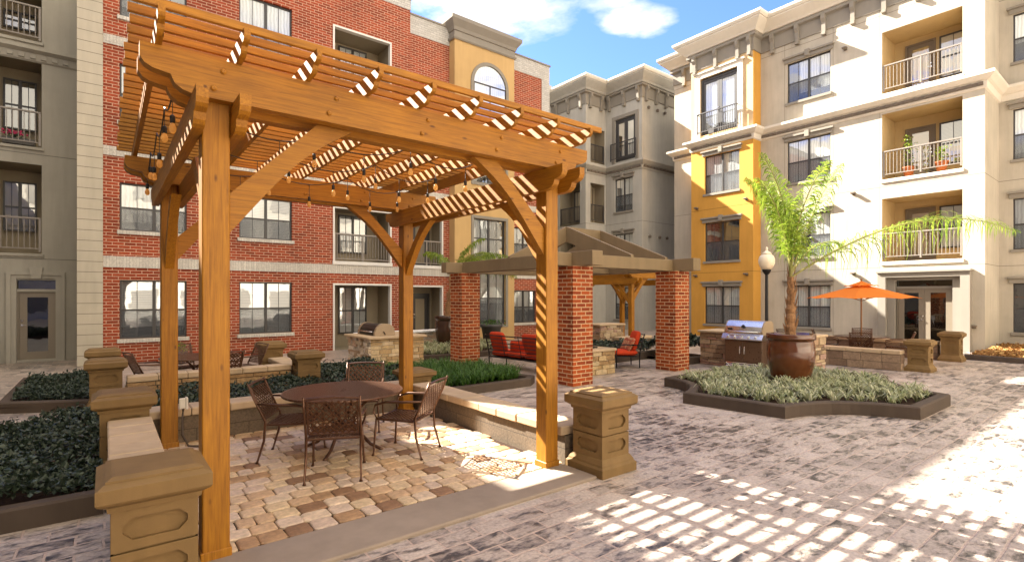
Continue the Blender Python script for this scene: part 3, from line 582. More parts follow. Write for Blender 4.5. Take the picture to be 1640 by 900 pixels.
def brackets(F, us, z0=12.78, z1=13.62, par=None, mt='trim'):
    for u in us:
        m = MB(); F_ = F
        m.prism([(0, z1), (-.24, z1), (-.24, z1-.2), (-.15, z1-.34), (-.13, z0+.12), (-.17, z0+.1), (-.17, z0), (0, z0)], (lambda p, q, t_: F_(t_, p, q)), u-.075, u+.075); m.build('bracket', M[mt], par)
brackets(FX, [11.1-1.06*i for i in range(7)]+[15.6], par=cre); brackets(FB, [14.55, 13.45, 12.35], par=cre); brackets(Face('X', 22.9), [11.8], par=cre)
m = MB(); sweep(m, OUT, [(0, 9.0), (.05, 9.03), (.08, 9.24), (.16, 9.28), (.30, 9.42), (.30, 9.52), (0, 9.56)], 1); bc = m.build('belt_course', M['lighttrim'], cre)
m = MB()
for F, a, b in ((FX, 4.0, 11.6), (FB, 11.7, 14.75), (FX, 14.85, 16.2)): F.box(m, a, b, -.095, -.03, 9.1, 9.22); dentils(m, F, a, b, 9.12, 9.21, .3, .12, .14)
m.build('dentil_band', M['trim_dark'], cre)
# entrance
m = MB()
for a, b, c in ((4.3, 4.56, .35), (6.74, 7.0, .35), (4.56, 4.8, .16), (6.5, 6.74, .16)): FX.box(m, a, b, -c, .05, 0, 2.78)
FX.box(m, 4.56, 6.74, -.35, .05, 2.62, 2.78); FX.box(m, 4.8, 6.5, -.16, .05, 2.5, 2.618); FX.box(m, 4.26, 7.04, -.42, .05, 2.782, 2.86, .01); FX.box(m, 4.8, 6.5, .03, .14, 2.2, 2.28); m.build('entrance_surround', M['trim'], cre)
door(cre, FX, 4.86, 6.44, .03, 2.18, .08, leaves=2, bar=.17)
m = MB(); m.quad(FX(4.8, .1, 2.28), FX(6.5, .1, 2.28), FX(6.5, .1, 2.5), FX(4.8, .1, 2.5)); m.build('transom_pane', M['glass_dark'], cre)
m = MB(); m.quad(FX(4.8, .3, 2.1), FX(6.5, .3, 2.1), FX(6.5, .3, 2.6), FX(4.8, .3, 2.6)); m.build('transom_room', M['inside'], cre)
for F, u, z in ((FX, 7.9, 6.0), (FX, 7.9, 2.8), (FB, 14.5, 2.9), (FB, 11.95, 2.9), (FB, 14.45, 6.2), (FB, 11.95, 6.3), (FX, 8.2, 11.9), (FX, 4.25, .85)):
    m = MB(); F.box(m, u-.06, u+.06, -.05, 0, z-.05, z+.05, .01); F.box(m, u-.09, u+.09, -.2, -.04, z+.0, z+.07, .02); m.build('floodlight', M['trim_dark'], cre)

# ------------------------------------------------------------------ building at the end of the courtyard
mid = thing('stepped_building', 'pale grey stucco block with stepped corner between the brick and cream blocks', 'building', (23.4, 20, 0))
FM = Face('X', 23.4); FM2 = Face('X', 21.7); FS = Face('Y', 20.84)
wM = [(18.84, 20.15, *z) for z in ((.6, 2.4), (3.6, 5.5), (6.8, 8.7))]; bM = [(21.3, 23.0, 3.2, 5.5), (21.3, 23.0, 6.1, 8.6)]; sM = [(22.1, 23.3, 6.2, 8.5), (22.1, 23.3, 9.7, 11.7)]
m = MB(); facade(m, FM, 18.19, 20.84, 0, 14.0, wM+[(18.62, 20.12, 9.7, 12.15)]); facade(m, FM2, 20.84, 23.7, 0, 14.0, bM+[(21.6, 22.6, .6, 2.4)]); facade(m, FS, 21.7, 23.4, 0, 14.0, sM)
m.quad((23.4, 18.19, 0), (33, 18.19, 0), (33, 18.19, 14), (23.4, 18.19, 14)); m.quad((14.5, 23.7, 0), (21.7, 23.7, 0), (21.7, 23.7, 14.9), (14.5, 23.7, 14.9)); m.build('wall', M['mid_stucco'], mid)
m = MB(); m.box(25.2, 33, 18.2, 36, 0, 14.1); m.box(14.5, 25, 25.2, 36, 0, 14.8); m.quad((23.4, 18.19, 14.1), (25.2, 18.19, 14.1), (25.2, 25.2, 14.1), (23.4, 25.2, 14.1)); m.quad((21.7, 20.84, 14.1), (23.4, 20.84, 14.1), (23.4, 25.2, 14.1), (21.7, 25.2, 14.1)); m.quad((14.5, 23.7, 14.85), (21.7, 23.7, 14.85), (21.7, 25.2, 14.85), (14.5, 25.2, 14.85)); m.build('roof', M['trim'], mid)
for u0, u1, z0, z1 in wM: window(mid, FM, u0, u1, z0, z1, sill='trim', lintel='trim')
window(mid, FM2, 21.6, 22.6, .6, 2.4, sill='trim', lintel='trim')
door(mid, FM, 18.7, 20.04, 9.76, 12.05, .08, fmat='frame', leaves=2, bar=.12, cover='curtain', glass='glass'); railing(mid, FM, 18.45, 20.3, 9.75, w_=-.2, mt='rail_dark')
m = MB(); FM.box(m, 18.42, 18.618, -.05, .05, 9.6, 12.35); FM.box(m, 20.122, 20.32, -.05, .05, 9.6, 12.35); FM.box(m, 18.618, 20.122, -.05, .05, 12.152, 12.35); m.build('door_surround', M['trim'], mid)
for F, B in ((FM2, bM), (FS, sM)):
    for u0, u1, z0, z1 in B:
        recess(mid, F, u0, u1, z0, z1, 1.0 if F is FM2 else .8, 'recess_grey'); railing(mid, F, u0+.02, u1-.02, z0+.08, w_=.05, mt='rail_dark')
        if F is FM2: window(mid, F, u0+.3, u1-.3, z0+.4, z1-.3, w_=.92, cover='curtain', screen=False)
OM = [(33, 18.19), (23.4, 18.19), (23.4, 20.84), (21.7, 20.84), (21.7, 23.8)]
m = MB(); sweep(m, OM, [(0, 13.7), (.20, 13.74), (.26, 13.84), (.56, 14.14), (.56, 14.2), (0, 14.2)], -1); m.build('cornice_cove', M['mid_stucco'], mid)
m = MB(); sweep(m, OM, [(0, 14.202), (.60, 14.202), (.66, 14.30), (.66, 14.40), (0, 14.42)], -1); m.build('cornice_cap', M['lighttrim'], mid)
m = MB(); sweep(m, OM, [(0, 13.5), (.05, 13.5), (.05, 13.56), (.17, 13.62), (.17, 13.698), (0, 13.698)], -1); sweep(m, OM, [(0, 12.98), (.045, 12.98), (.045, 13.498), (0, 13.498)], -1); m.build('cornice_frieze', M['trim'], mid)
brackets(FM, [20.5, 19.4, 18.4], par=mid); brackets(FM2, [23.2, 22.2, 21.2], par=mid); brackets(FS, [22.0, 22.9], par=mid); brackets(Face('Y', 18.19), [23.7, 24.6, 25.5], par=mid)
m = MB(); sweep(m, OM, [(0, 9.0), (.05, 9.03), (.08, 9.24), (.16, 9.28), (.30, 9.42), (.30, 9.52), (0, 9.56)], -1); m.build('belt_course', M['mid_stucco'], mid)
m = MB()
for F, a, b in ((FM, 18.2, 20.8), (FM2, 20.9, 23.7), (FS, 21.75, 23.35), (Face('Y', 18.19), 23.45, 27)): F.box(m, a, b, -.095, -.03, 9.1, 9.22); dentils(m, F, a, b, 9.12, 9.21, .3, .12, .14)
m.build('dentil_band', M['trim_dark'], mid)
for x, z in ((23.9, 12.4), (24.7, 12.4), (25.4, 12.4), (24.0, 5.2), (24.9, 5.2), (25.6, 5.2)):
    m = MB(); m.lathe([(.07, 0), (.09, .1), (.03, .16)], x, 18.1, z, 8); m.build('floodlight', M['trim_dark'], mid)

# west wing out of view, added to keep sky light off left-facing walls
wes = thing('west_sky_blocker', 'unseen greige stucco wing added along the left side to block sky light', 'building', (-7, 3, 0))
m = MB(); m.box(-16, -7, -13.8, 20.38, 0, 13.6); m.build('wall', M['grey_stucco'], wes)
for i in range(8):
    for z in (.7, 3.8, 6.9, 10.0): m = MB(); m.box(-7.02, -6.96, -11+3.8*i, -9.4+3.8*i, z, z+1.7); m.build('window', M['frame'], wes)
# south wing, behind the camera (seen mirrored in the panes)
sou = thing('south_building', 'sunlit cream and brick block closing the courtyard behind the viewer', 'building', (8, -14, 0))
m = MB(); m.box(-14, 26, -24, -14, 3.2, 12); m.build('upper_wall', M['cream'], sou); m = MB(); m.box(-14, 26, -23.9, -13.9, 0, 3.2); m.build('lower_wall', M['lighttrim'], sou)
for i in range(11):
    for z in (.8, 3.9, 7.0, 9.6):
        m = MB(); m.box(-12+3.4*i, -10.4+3.4*i, -13.98 if z > 1 else -13.88, -13.93 if z > 1 else -13.83, z, z+1.6); m.build('window', M['trim'], sou)

# ------------------------------------------------------------------ pergolas
def ogee(tip, base, dirn, z0, z1, n=6):              # outline of a beam end, running from the body at base to the tip
    H = z1-z0; Lx = abs(tip-base)
    pr = [(0, 1), (0, .66), (.06, .52), (.16, .44), (.30, .40), (.40, .38), (.42, .30), (.46, .18), (.56, .07), (.70, .01), (1, 0)]
    return [(tip-dirn*p*Lx, z0+q*H) for p, q in pr]
def beam_x(m, x0, x1, y0, y1, z0, z1, ext):
    left = ogee(x0-ext, x0-ext+.42, -1, z0, z1); right = ogee(x1+ext, x1+ext-.42, 1, z0, z1)
    m.prism(left+right[::-1], lambda p, q, t: (p, t, q), y0, y1)
def beam_y(m, y0, y1, x0, x1, z0, z1, ext, l=.3):
    left = ogee(y0-ext, y0-ext+l, -1, z0, z1); right = ogee(y1+ext, y1+ext-l, 1, z0, z1)
    m.prism(left+right[::-1], lambda p, q, t: (t, p, q), x0, x1)
def brace_poly(Ln, wd, n=10):                      # straight outer edge, gently arched inner edge
    g = 1.45*wd; outer = [(0, -Ln+g), (Ln-g, 0)]; inner = []
    for i in range(n+1):
        t = i/n; b_ = .07*math.sin(math.pi*t)*(1-.3*math.cos(math.pi*t)); inner.append((Ln*t-b_*.7, -Ln*(1-t)+b_*.7))
    inner = [(max(0, x), min(0, z)) for x, z in inner]
    return outer+inner[::-1]
def pergola(name, label, x0, x1, y0, y1, hb, fx, rear, xr, nr, sl, detail=True, group=None):
    root = thing(name, label, 'pergola', ((x0+x1)/2, (y0+y1)/2, 0), group); p = .088
    for x in (x0, x1):
        for y in (y0, y1):
            m = MB(); m.bbox(x-p, x+p, y-p, y+p, 0, hb+.02, .008); po = m.build('post', M['woodz'], root)
            m = MB(); m.bbox(x-p-.012, x+p+.012, y-p-.012, y+p+.012, 0, .09, .006); m.build('base_plate', M['woodz'], po)
    H = .28
    for y in (y0, y1):
        for s in (-1, 1):
            m = MB(); a = y+s*(p+.003); b = y+s*(p+.095); beam_x(m, x0, x1, min(a, b), max(a, b), hb, hb+H, fx); bm = m.build('beam', M['woodx'], root)
            if detail and s == -1:
                for x in (x0, x1, x0+.8, x1-.8, (x0+x1)/2):
                    for dx, dz in ((-.03, .07), (.03, .20)): m = MB(); m.lathe([(.02, 0), (.02, .008), (.012, .016)], 0, 0, 0, 8); m.v = [(x+dx+u, min(a, b)-z, hb+dz+v) for u, v, z in m.v]; m.build('bolt_head', M['woody'], bm)
    for x in (x0, x1):
        for s in (-1, 1):
            m = MB(); a = x+s*(p+.003); b = x+s*(p+.075); beam_y(m, y0, y1, min(a, b), max(a, b), hb-.235, hb-.003, .42); m.build('side_beam', M['woody'], root)
    for y in (y0, y1):
        for x, s in ((x0, 1), (x1, -1)):
            m = MB(); m.prism(brace_poly(.92, .20), lambda u, v, t: (x+s*(p+u), t, hb+v), y-.048, y+.048); m.build('brace', M['woodx'], root)
    for x in (x0, x1):
        for y, s in ((y0, 1), (y1, -1)):
            m = MB(); m.prism(brace_poly(.80, .18), lambda u, v, t: (t, y+s*(p+u), hb-.236+v), x-.048, x+.048); m.build('brace', M['woody'], root)
    for i in range(nr):
        x = xr[0]+(xr[1]-xr[0])*i/(nr-1); m = MB(); beam_y(m, y0-.3, y1+.3, x-.02, x+.02, hb+H+.002, hb+H+.142, rear-.28, .22); m.build('rafter', M['woody'], root)
    n = int((y1-y0+2*rear-.12)/sl)
    for i in range(n+1):
        y = y0-rear+.05+sl*i; m = MB(); m.bbox(xr[0]-.16+rng.uniform(-.012, .012), xr[1]+.22+rng.uniform(-.012, .012), y-.017, y+.017, hb+H+.144, hb+H+.199, .003); m.build('slat', M['woodx'], root)
    return root
pergola('pergola', 'large orange stained timber pergola over the paver patio with string lights', .62, 3.87, 4.31, 7.76, 3.28, .45, .45, (.27, 4.09), 9, .165)
pergola('pergola', 'small distant timber pergola seen between the brick pillars of the pavilion', 15.95, 18.75, 12.9, 15.7, 2.62, .4, .4, (15.7, 19.0), 7, .2, False)
# string lights
def string_light(pts, bulbs, label, group='string lights hung under the large pergola'):
    r = thing('string_light', label, 'string lights', pts[0], group)
    P = []; n = 8
    for a, b in zip(pts, pts[1:]):
        for i in range(n): t = i/n; P.append(Vector(a).lerp(Vector(b), t)-Vector((0, 0, .12*4*t*(1-t))))
    P.append(Vector(pts[-1])); m = MB(); m.tube(P, .006, 5); m.build('cable', M['cable'], r)
    for k in range(bulbs):
        c = P[min(len(P)-1, int((k+.5)/bulbs*len(P)))]; m = MB(); m.tube([c, c-Vector((0, 0, .165))], .004, 4); m.lathe([(.008, -.16), (.018, -.17), (.018, -.22), (.013, -.225)], *c, n=8); so = m.build('socket', M['cable'], r)
        m = MB(); m.lathe([(.012, -.224), (.022, -.248), (.026, -.268), (.022, -.29), (.009, -.302)], *c, n=10); b = m.build('bulb', M['bulb'], so, True)
        m = MB(); m.tube([c-Vector((.006, 0, .23)), c-Vector((.006, 0, .30)), c-Vector((-.006, 0, .30)), c-Vector((-.006, 0, .23))], .0025, 4); m.build('filament', M['wood_f'], so)
mf = bpy.data.materials.new('filament'); mf.use_nodes = True; bf = mf.node_tree.nodes['Principled BSDF']; bf.inputs['Emission Color'].default_value = (1, .45, .1, 1); bf.inputs['Emission Strength'].default_value = .6; M['wood_f'] = mf
string_light([(.40, y, 3.54) for y in (4.5, 5.4, 6.3, 7.2, 8.0)], 6, 'string of amber bulbs along the leftmost rafters of the large pergola')
for y, t_ in ((5.3, 'nearest the front beam'), (6.25, 'across the middle of the roof'), (7.2, 'nearest the rear beam')):
    string_light([(.75, y, 3.54), (1.7, y+.2, 3.54), (2.65, y-.1, 3.54), (3.6, y+.1, 3.54)], 7, 'string of amber bulbs across the large pergola, '+t_)
# outlet box on the rear left post
r = thing('outlet_box', 'pale weatherproof outlet box with grey conduit on the rear left pergola post', 'outlet box', (.66, 7.6, .7))
m = MB(); m.bbox(.715, .80, 7.62, 7.68, .50, .63, .01); m.build('box', M['lighttrim'], r); m = MB(); m.bbox(.78, .81, 7.61, 7.69, .49, .64, .008); m.build('cover', M['lighttrim'], r)
m = MB(); m.tube([(.76, 7.65, .5), (.75, 7.62, .4), (.74, 7.55, .2), (.80, 7.5, .06), (.95, 7.45, .04), (1.1, 7.5, .04)], .014, 6); m.build('conduit', M['kerb'], r, True)

# ------------------------------------------------------------------ cast stone pillars and low walls
def panel(m, F, u0, u1, z0, z1, dp=.028, ins=.055, nk=.045):
    a, b, c, d = u0+ins, u1-ins, z0+ins, z1-ins
    o = [(a+nk, c), (b-nk, c), (b, c+nk), (b, d-nk), (b-nk, d), (a+nk, d), (a, d-nk), (a, c+nk)]
    q = lambda *ps: m.quad(*[F(p[0], p[2] if len(p) > 2 else 0, p[1]) for p in ps])
    q((u0, z0), (u1, z0), o[1], o[0]); q((u1, z0), (u1, z1), o[3], o[2]); q((u1, z1), (u0, z1), o[5], o[4]); q((u0, z1), (u0, z0), o[7], o[6])
    q((u1, z0), o[2], o[1]); q((u1, z1), o[4], o[3]); q((u0, z1), o[6], o[5]); q((u0, z0), o[0], o[7])
    for i in range(8): p, s = o[i], o[(i+1) % 8]; q(p, s, (*s, dp), (*p, dp))
    m.quad(*[F(p[0], dp, p[1]) for p in o])
def make_pillar(wd=.43, H=.87):
    r = thing('stone_pillar', '', 'pillar', (0, 0, 0)); h = wd/2
    def lay(name, tiers, mt):
        m = MB(); V = []
        for a, z in tiers: V += [(-a, -a, z), (a, -a, z), (a, a, z), (-a, a, z)]
        n = len(tiers); m.add(V, [(i*4+k, i*4+(k+1) % 4, i*4+4+(k+1) % 4, i*4+4+k) for i in range(n-1) for k in range(4)]+[(3, 2, 1, 0), tuple(range(n*4-4, n*4))]); return m.build(name, M[mt], r)
    lay('plinth', [(h+.06, 0), (h+.06, .09), (h+.04, .11), (h+.035, .13), (h+.01, .17), (h, .18)], 'pillar')
    zt = H-.2; zm = (.18+zt)/2; m = MB()
    class FF:                                            # the four faces of the shaft
        def __init__(s, k): s.k = k
        def __call__(s, u, w_, z):
            x, y = u, -h+w_
            for _ in range(s.k): x, y = -y, x
            return (x, y, z)
    for k in range(4):
        for a, b in ((.18, zm-.006), (zm+.006, zt)): panel(m, FF(k), -h, h, a, b)
    m.box(-h+.012, h-.012, -h+.012, h-.012, zm-.006, zm+.006); m.build('shaft', M['pillar'], r)
    lay('cap', [(h, zt), (h+.015, zt), (h+.02, zt+.03), (h+.06, zt+.055), (h+.07, zt+.07), (h+.07, H-.055), (h+.035, H-.033), (h+.025, H-.03), (h+.025, H-.018), (h-.005, H-.003), (h-.02, H)], 'pillar'); return r
pil = make_pillar(); PG = 'cast stone pillars of the low walls'
first = True
for x, y, sc, lab in ((.235, 3.95, 1, 'tan cast stone pillar in the left foreground beside the nearest pergola post'), (4.32, 3.92, 1, 'tan cast stone pillar right of the front right pergola post'),
        (.16, 7.15, 1, 'tan cast stone pillar at the far end of the left low wall by the ivy bed'), (4.25, 8.2, .74, 'short tan pillar behind the rear right pergola post beside the green grass'),
        (.0, 11.0, 1, 'tan pillar at the left end of the rock faced wall'), (3.15, 10.7, .95, 'tan pillar at the right end of the rock faced wall'),
        (-.05, 13.2, 1, 'pillar with dark cap farthest left, behind the one at the rock faced wall'), (3.0, 12.9, 1, 'tan pillar by the brick facade at the back of the left dining patio'),
        (16.4, 4.0, .93, 'grey shaded pillar in front of the glazed double doors, nearer one'), (19.7, 4.05, 1, 'pale pillar closest to the glazed double doors'), (16.2, 9.2, 1, 'pillar behind the right brick pillar of the pavilion')):
    o = pil if first else copy_tree(pil); first = False; o.location = (x, y, 0); o.scale = (1, 1, sc) if y != 8.2 else (1, 1, .74); tag(o, lab, 'pillar', PG)
def low_wall(label, x0, x1, y0, y1, H, caplen=.42, rock=None, over=.05, capm='cap'):
    r = thing('low_wall', label, 'wall', ((x0+x1)/2, (y0+y1)/2, 0)); along = 'x' if x1-x0 > y1-y0 else 'y'
    m = MB(); m.box(x0, x1, y0, y1, 0, H-.105); m.build('block_face', M['wallface'], r)
    if rock:
        m = MB(); hs = (.19, .2); cs = [(.42, .27, .13), (.36, .22, .10), (.48, .31, .15), (.40, .25, .12)] if rock == 1 else [(.25, .17, .11), (.20, .13, .085), (.29, .2, .13)]
        for F, a, b in ((Face('Y', y0), x0, x1), (Face('X', x0), y0, y1)): ledge(m, F, a, b, 0, H-.106, .02, hs, (.36, .5), cs, gap=.005)
        m.build('rock_face', M['ledge'], r)
    m = MB(); a, b = (x0, x1) if along == 'x' else (y0, y1); n = max(1, round((b-a)/caplen))
    for i in range(n):
        p, q = a+(b-a)*i/n+.003, a+(b-a)*(i+1)/n-.003; e = rng.uniform(-.006, .006)
        if along == 'x': m.bbox(p, q, y0-over+e, y1+over, H-.10, H+rng.uniform(-.003, .003), .012)
        else: m.bbox(x0-over+e, x1+over, p, q, H-.10, H+rng.uniform(-.003, .003), .012)
    m.build('capstones', M[capm], r); return r
low_wall('low block wall with tan capstones along the left side of the pergola patio', .06, .34, 4.22, 6.88, .60, .4)
low_wall('low block wall with tan capstones behind the table at the rear of the patio', .42, 3.98, 7.86, 8.16, .47)
low_wall('low block wall with tan capstones running from the rear post to the right pillar', 4.06, 4.36, 4.22, 7.92, .44)
low_wall('golden rock faced wall in front of the left dining patio', .27, 2.88, 10.78, 11.04, .56, rock=1, over=.03, capm='cap')
low_wall('dark low wall with capstones joining two pillars left of the grill counter', 2.92, 3.2, 10.98, 12.62, .52)
low_wall('brown rock faced wall in front of the orange umbrella', 15.9, 16.2, 4.28, 8.4, .52, rock=2, over=.03)
low_wall('low wall between the umbrella patio and the cream building', 19.6, 19.9, 4.36, 9.0, .55, rock=2, over=.03)
low_wall('low wall behind the red armchair near the distant pergola', 13.9, 15.6, 11.7, 11.95, .5)

# ------------------------------------------------------------------ planting
def blob(poly, n): # random points inside a plan polygon
    xs = [p[0] for p in poly]; ys = [p[1] for p in poly]; out = []
    while len(out) < n:
        x, y = rng.uniform(min(xs), max(xs)), rng.uniform(min(ys), max(ys)); ins = False
        for (ax, ay), (bx, by) in zip(poly, poly[1:]+poly[:1]):
            if (ay > y) != (by > y) and x < (bx-ax)*(y-ay)/(by-ay)+ax: ins = not ins
        if ins: out.append((x, y))
    return out
def kerb(label, pts, wd=.15, h=.17, closed=True, side=1):
    m = MB(); P = pts+[pts[0]] if closed else pts
    n = len(P); V = []
    for i in range(n):
        def nr(a, b): d = Vector((b[0]-a[0], b[1]-a[1])).normalized(); return Vector((d.y, -d.x))*side
        if closed: a, b = nr(P[i-1 if i else n-2], P[i]), nr(P[i], P[i+1 if i < n-1 else 1])
        else: a = nr(P[max(i-1, 0)], P[max(i-1, 0)+1]); b = nr(P[min(i, n-2)], P[min(i, n-2)+1])
        v = a+b; v = v/max(.35, v.dot(a)); q = (P[i][0]-v.x*wd, P[i][1]-v.y*wd); b_ = .02
        V += [(*P[i], 0), (*P[i], h-b_), (P[i][0]-v.x*b_, P[i][1]-v.y*b_, h), (q[0]+v.x*b_, q[1]+v.y*b_, h), (*q, h-b_), (*q, 0)]
    m.add(V, [(i*6+j, i*6+(j+1) % 6, i*6+6+(j+1) % 6, i*6+6+j) for i in range(n-1) for j in range(6)]+([] if closed else [tuple(range(6)), tuple(range(n*6-6, n*6))]))
    return tag(m.build('planter_kerb', M['kerb']), label, 'kerb')
def soil(label, poly, z=.10):
    m = MB(); m.quad(*[(x, y, z) for x, y in poly]); tag(m.build('planting_soil', M['soil']), label, kind='structure')
def ivy(name, label, poly, n, z0=.08, z1=.34, sz=.027, mt='ivy'):
    m = MB(); hf = lambda x, y: .75+.25*math.sin(x*4.1+1.3*math.sin(y*3.3))*math.cos(y*3.7+x)
    for x, y in blob(poly, n):
        top = z0+(z1-z0)*hf(x, y); z = top-abs(rng.gauss(0, .055))+(rng.uniform(.02, .09) if rng.random() < .06 else 0); z = max(z, .09)
        d = Vector((rng.gauss(0, .7), rng.gauss(0, .7), rng.uniform(.1, 1.2))).normalized(); a = d.orthogonal().normalized(); a = Matrix.Rotation(rng.random()*6.28, 3, d) @ a; b = d.cross(a)
        s = sz*rng.uniform(.7, 1.5); c = Vector((x, y, z)); k = rng.random()**2.2; m.col = (k, k, k)
        m.add([c-a*s, c-b*s*.6-d*s*.15, c+a*s, c+b*s*.6-d*s*.15], [(0, 1, 2, 3)])
    tag(m.build(name, M[mt]), label, 'ground cover', kind='stuff')
def grass(name, label, poly, clumps, blades, ln, mt, wd=.011, z=.1, spread=.8, avoid=None):
    m = MB()
    for x, y in blob(poly, clumps):
        if avoid and (x-avoid[0])**2+(y-avoid[1])**2 < avoid[2]**2: continue
        sc = rng.uniform(.7, 1.25)
        for _ in range(blades):
            a = rng.random()*6.283; l = ln*sc*rng.uniform(.6, 1.15); e = rng.uniform(.15, spread); k = rng.random(); m.col = (k, k, k)
            dx, dy = math.cos(a), math.sin(a); p = [(0, 0), (l*.35*e, l*.48), (l*.75*e, l*.68), (l*1.1*e, l*(.85-.55*e))]; V = []
            for i, (o, zz) in enumerate(p):
                ww = wd*(1, .9, .6, .1)[i]; V += [(x+dx*o-dy*ww, y+dy*o+dx*ww, z+zz), (x+dx*o+dy*ww, y+dy*o-dx*ww, z+zz)]
            m.add(V, [(0, 1, 3, 2), (2, 3, 5, 4), (4, 5, 7, 6)])
    tag(m.build(name, M[mt]), label, 'ground cover', kind='stuff')
def arc(cx, cy, r, a0, a1, n=8): return [(cx+r*math.cos(R(a0+(a1-a0)*i/n)), cy+r*math.sin(R(a0+(a1-a0)*i/n))) for i in range(n+1)]
B1 = [(-3.5, 5.78), (-.02, 5.78), (-.02, 10.2), (-.7, 9.75), (-1.3, 9.45), (-3.5, 9.1)]
soil('dark mulch under the near left ivy', B1); kerb('brown concrete kerb in front of the near left ivy bed', [(-3.5, 5.78), (-.02, 5.78)], closed=False, h=.19, side=1); kerb('curved brown kerb behind the near left ivy bed', [(-.02, 10.2), (-.35, 9.95), (-.7, 9.75), (-1.3, 9.45), (-3.5, 9.1)], closed=False, h=.14, wd=.12)
ivy('ivy', 'dark green ivy filling the near left bed', [(-3.4, 5.95), (-.04, 5.95), (-.04, 10.0), (-.7, 9.6), (-1.3, 9.3), (-3.4, 9)], 24000)
B2 = [(-1.35, 11.7), (-.1, 11.1), (.0, 15), (-1.35, 15)]
soil('dark mulch under the far left ivy', B2); kerb('brown kerb round the far left ivy bed in front of the grey wing', [(-1.4, 15.1), (-1.4, 11.75), (-.75, 11.4), (-.1, 11.05), (-.1, 15.1)], side=1, h=.18)
ivy('ivy', 'dark green ivy in the small bed before the grey wing', [(-1.22, 11.85), (-.2, 11.3), (-.2, 14.9), (-1.22, 14.9)], 8000)
B3 = [(.4, 8.2), (4.1, 8.2), (5.2, 10.2), (5.3, 12.4), (3.3, 12.4), (3.3, 10.7), (.2, 10.75)]
soil('dark mulch between the patio wall and the rock faced wall', B3)
ivy('ivy', 'clipped grey green ivy between the patio and the rock faced wall', B3, 24000, .1, .42)
B4 = [(4.55, 8.6), (6.9, 8.6), (7.2, 9.0), (7.1, 10.4), (6.4, 11.2), (4.9, 11.4)]
soil('dark mulch under the bright green grass', B4); kerb('tan kerb in front of the bright green grass bed', [(4.45, 8.42), (7.1, 8.42), (7.45, 8.7), (7.3, 9.4)], closed=False, h=.17)
grass('grass', 'bright green mondo grass beside the pavilion', B4, 420, 26, .36, 'lawn', .008)
B5 = [(7.2, 13.9), (8.2, 13.6), (9.6, 13.7), (11.4, 15), (11.4, 16.4), (6.9, 16.4)]
soil('dark mulch by the dark glazed jar', B5); kerb('curved kerb of the bed with the dark glazed jar', [(6.9, 15.5), (7.0, 14.2), (7.4, 13.65), (8.2, 13.45), (9.6, 13.5), (11.4, 14.8)], closed=False, h=.17, side=1)
grass('grass', 'pale variegated grass round the dark glazed jar', B5, 240, 16, .33, 'varieg', .017)
cx, cy = 10.72, 4.5
PB = [(8.15, 5.4), (8.3, 3.75)]
cc = lambda ax, ay, bx, by, mx, my, n=7: [((1-t)**2*ax+2*t*(1-t)*mx+t*t*bx, (1-t)**2*ay+2*t*(1-t)*my+t*t*by) for t in [i/n for i in range(n+1)]]
K6 = [(8.1, 5.4), (8.3, 3.72)]+cc(8.3, 3.72, 9.85, 2.4, 9.55, 3.55)[1:]+[(11.6, 2.4)]+cc(11.6, 2.4, 13.3, 3.8, 11.9, 3.5)[1:]+[(13.2, 5.4)]+cc(13.2, 5.4, 11.8, 6.7, 12.1, 5.7)[1:]+[(9.3, 6.65)]+cc(9.3, 6.65, 8.1, 5.4, 9.3, 5.75)[1:-1]
kerb('dark brown kerb with scooped corners round the palm bed', K6, h=.2, side=1, wd=.17)
def shrink(p, k): return [(cx+(x-cx)*k, cy+(y-cy)*k) for x, y in p]
soil('dark mulch in the palm bed', shrink(K6, .95), .12)
grass('grass', 'cream striped variegated grass around the large brown pot', shrink(K6, .88), 430, 17, .26, 'varieg', .016, .12, .95, (10.96, 4.85, .36))
B7 = [(13.0, 8.5), (14.6, 8.5), (14.6, 10), (13.0, 10)]
soil('dark mulch of the hedge bed', B7); kerb('brown kerb of the hedge bed right of the pavilion', [(12.6, 8.35), (14.6, 8.3)], closed=False, h=.2); ivy('hedge', 'dark green low hedge right of the pavilion pillar', B7, 4500, .2, .8, .04)
B8 = [(11.4, 9.9), (14.0, 10.1), (13.8, 11.6), (11.2, 11.4)]
kerb('dark kerb behind the red armchair', [(11.0, 9.85), (14.2, 9.95)], closed=False, h=.24); soil('dark mulch behind the red armchair', B8); ivy('hedge', 'green planting behind the red armchair', B8, 3500, .15, .55, .04)
B9 = [(20.6, 2.6), (25.8, 2.6), (25.8, 3.8), (20.6, 3.8)]
kerb('dark kerb of the leaf strewn bed at the right edge', [(20.4, 3.9), (20.4, 2.4), (23, 2.4), (25.9, 2.4)], closed=False, h=.16, side=1); soil('mulch at the right edge', B9)
ivy('leaf_litter', 'dry orange leaf litter in the bed at the right edge', [(20.6, 2.5), (25.8, 2.5), (25.8, 3.8), (20.6, 3.8)], 3500, .1, .22, .05, 'leaf_litter')

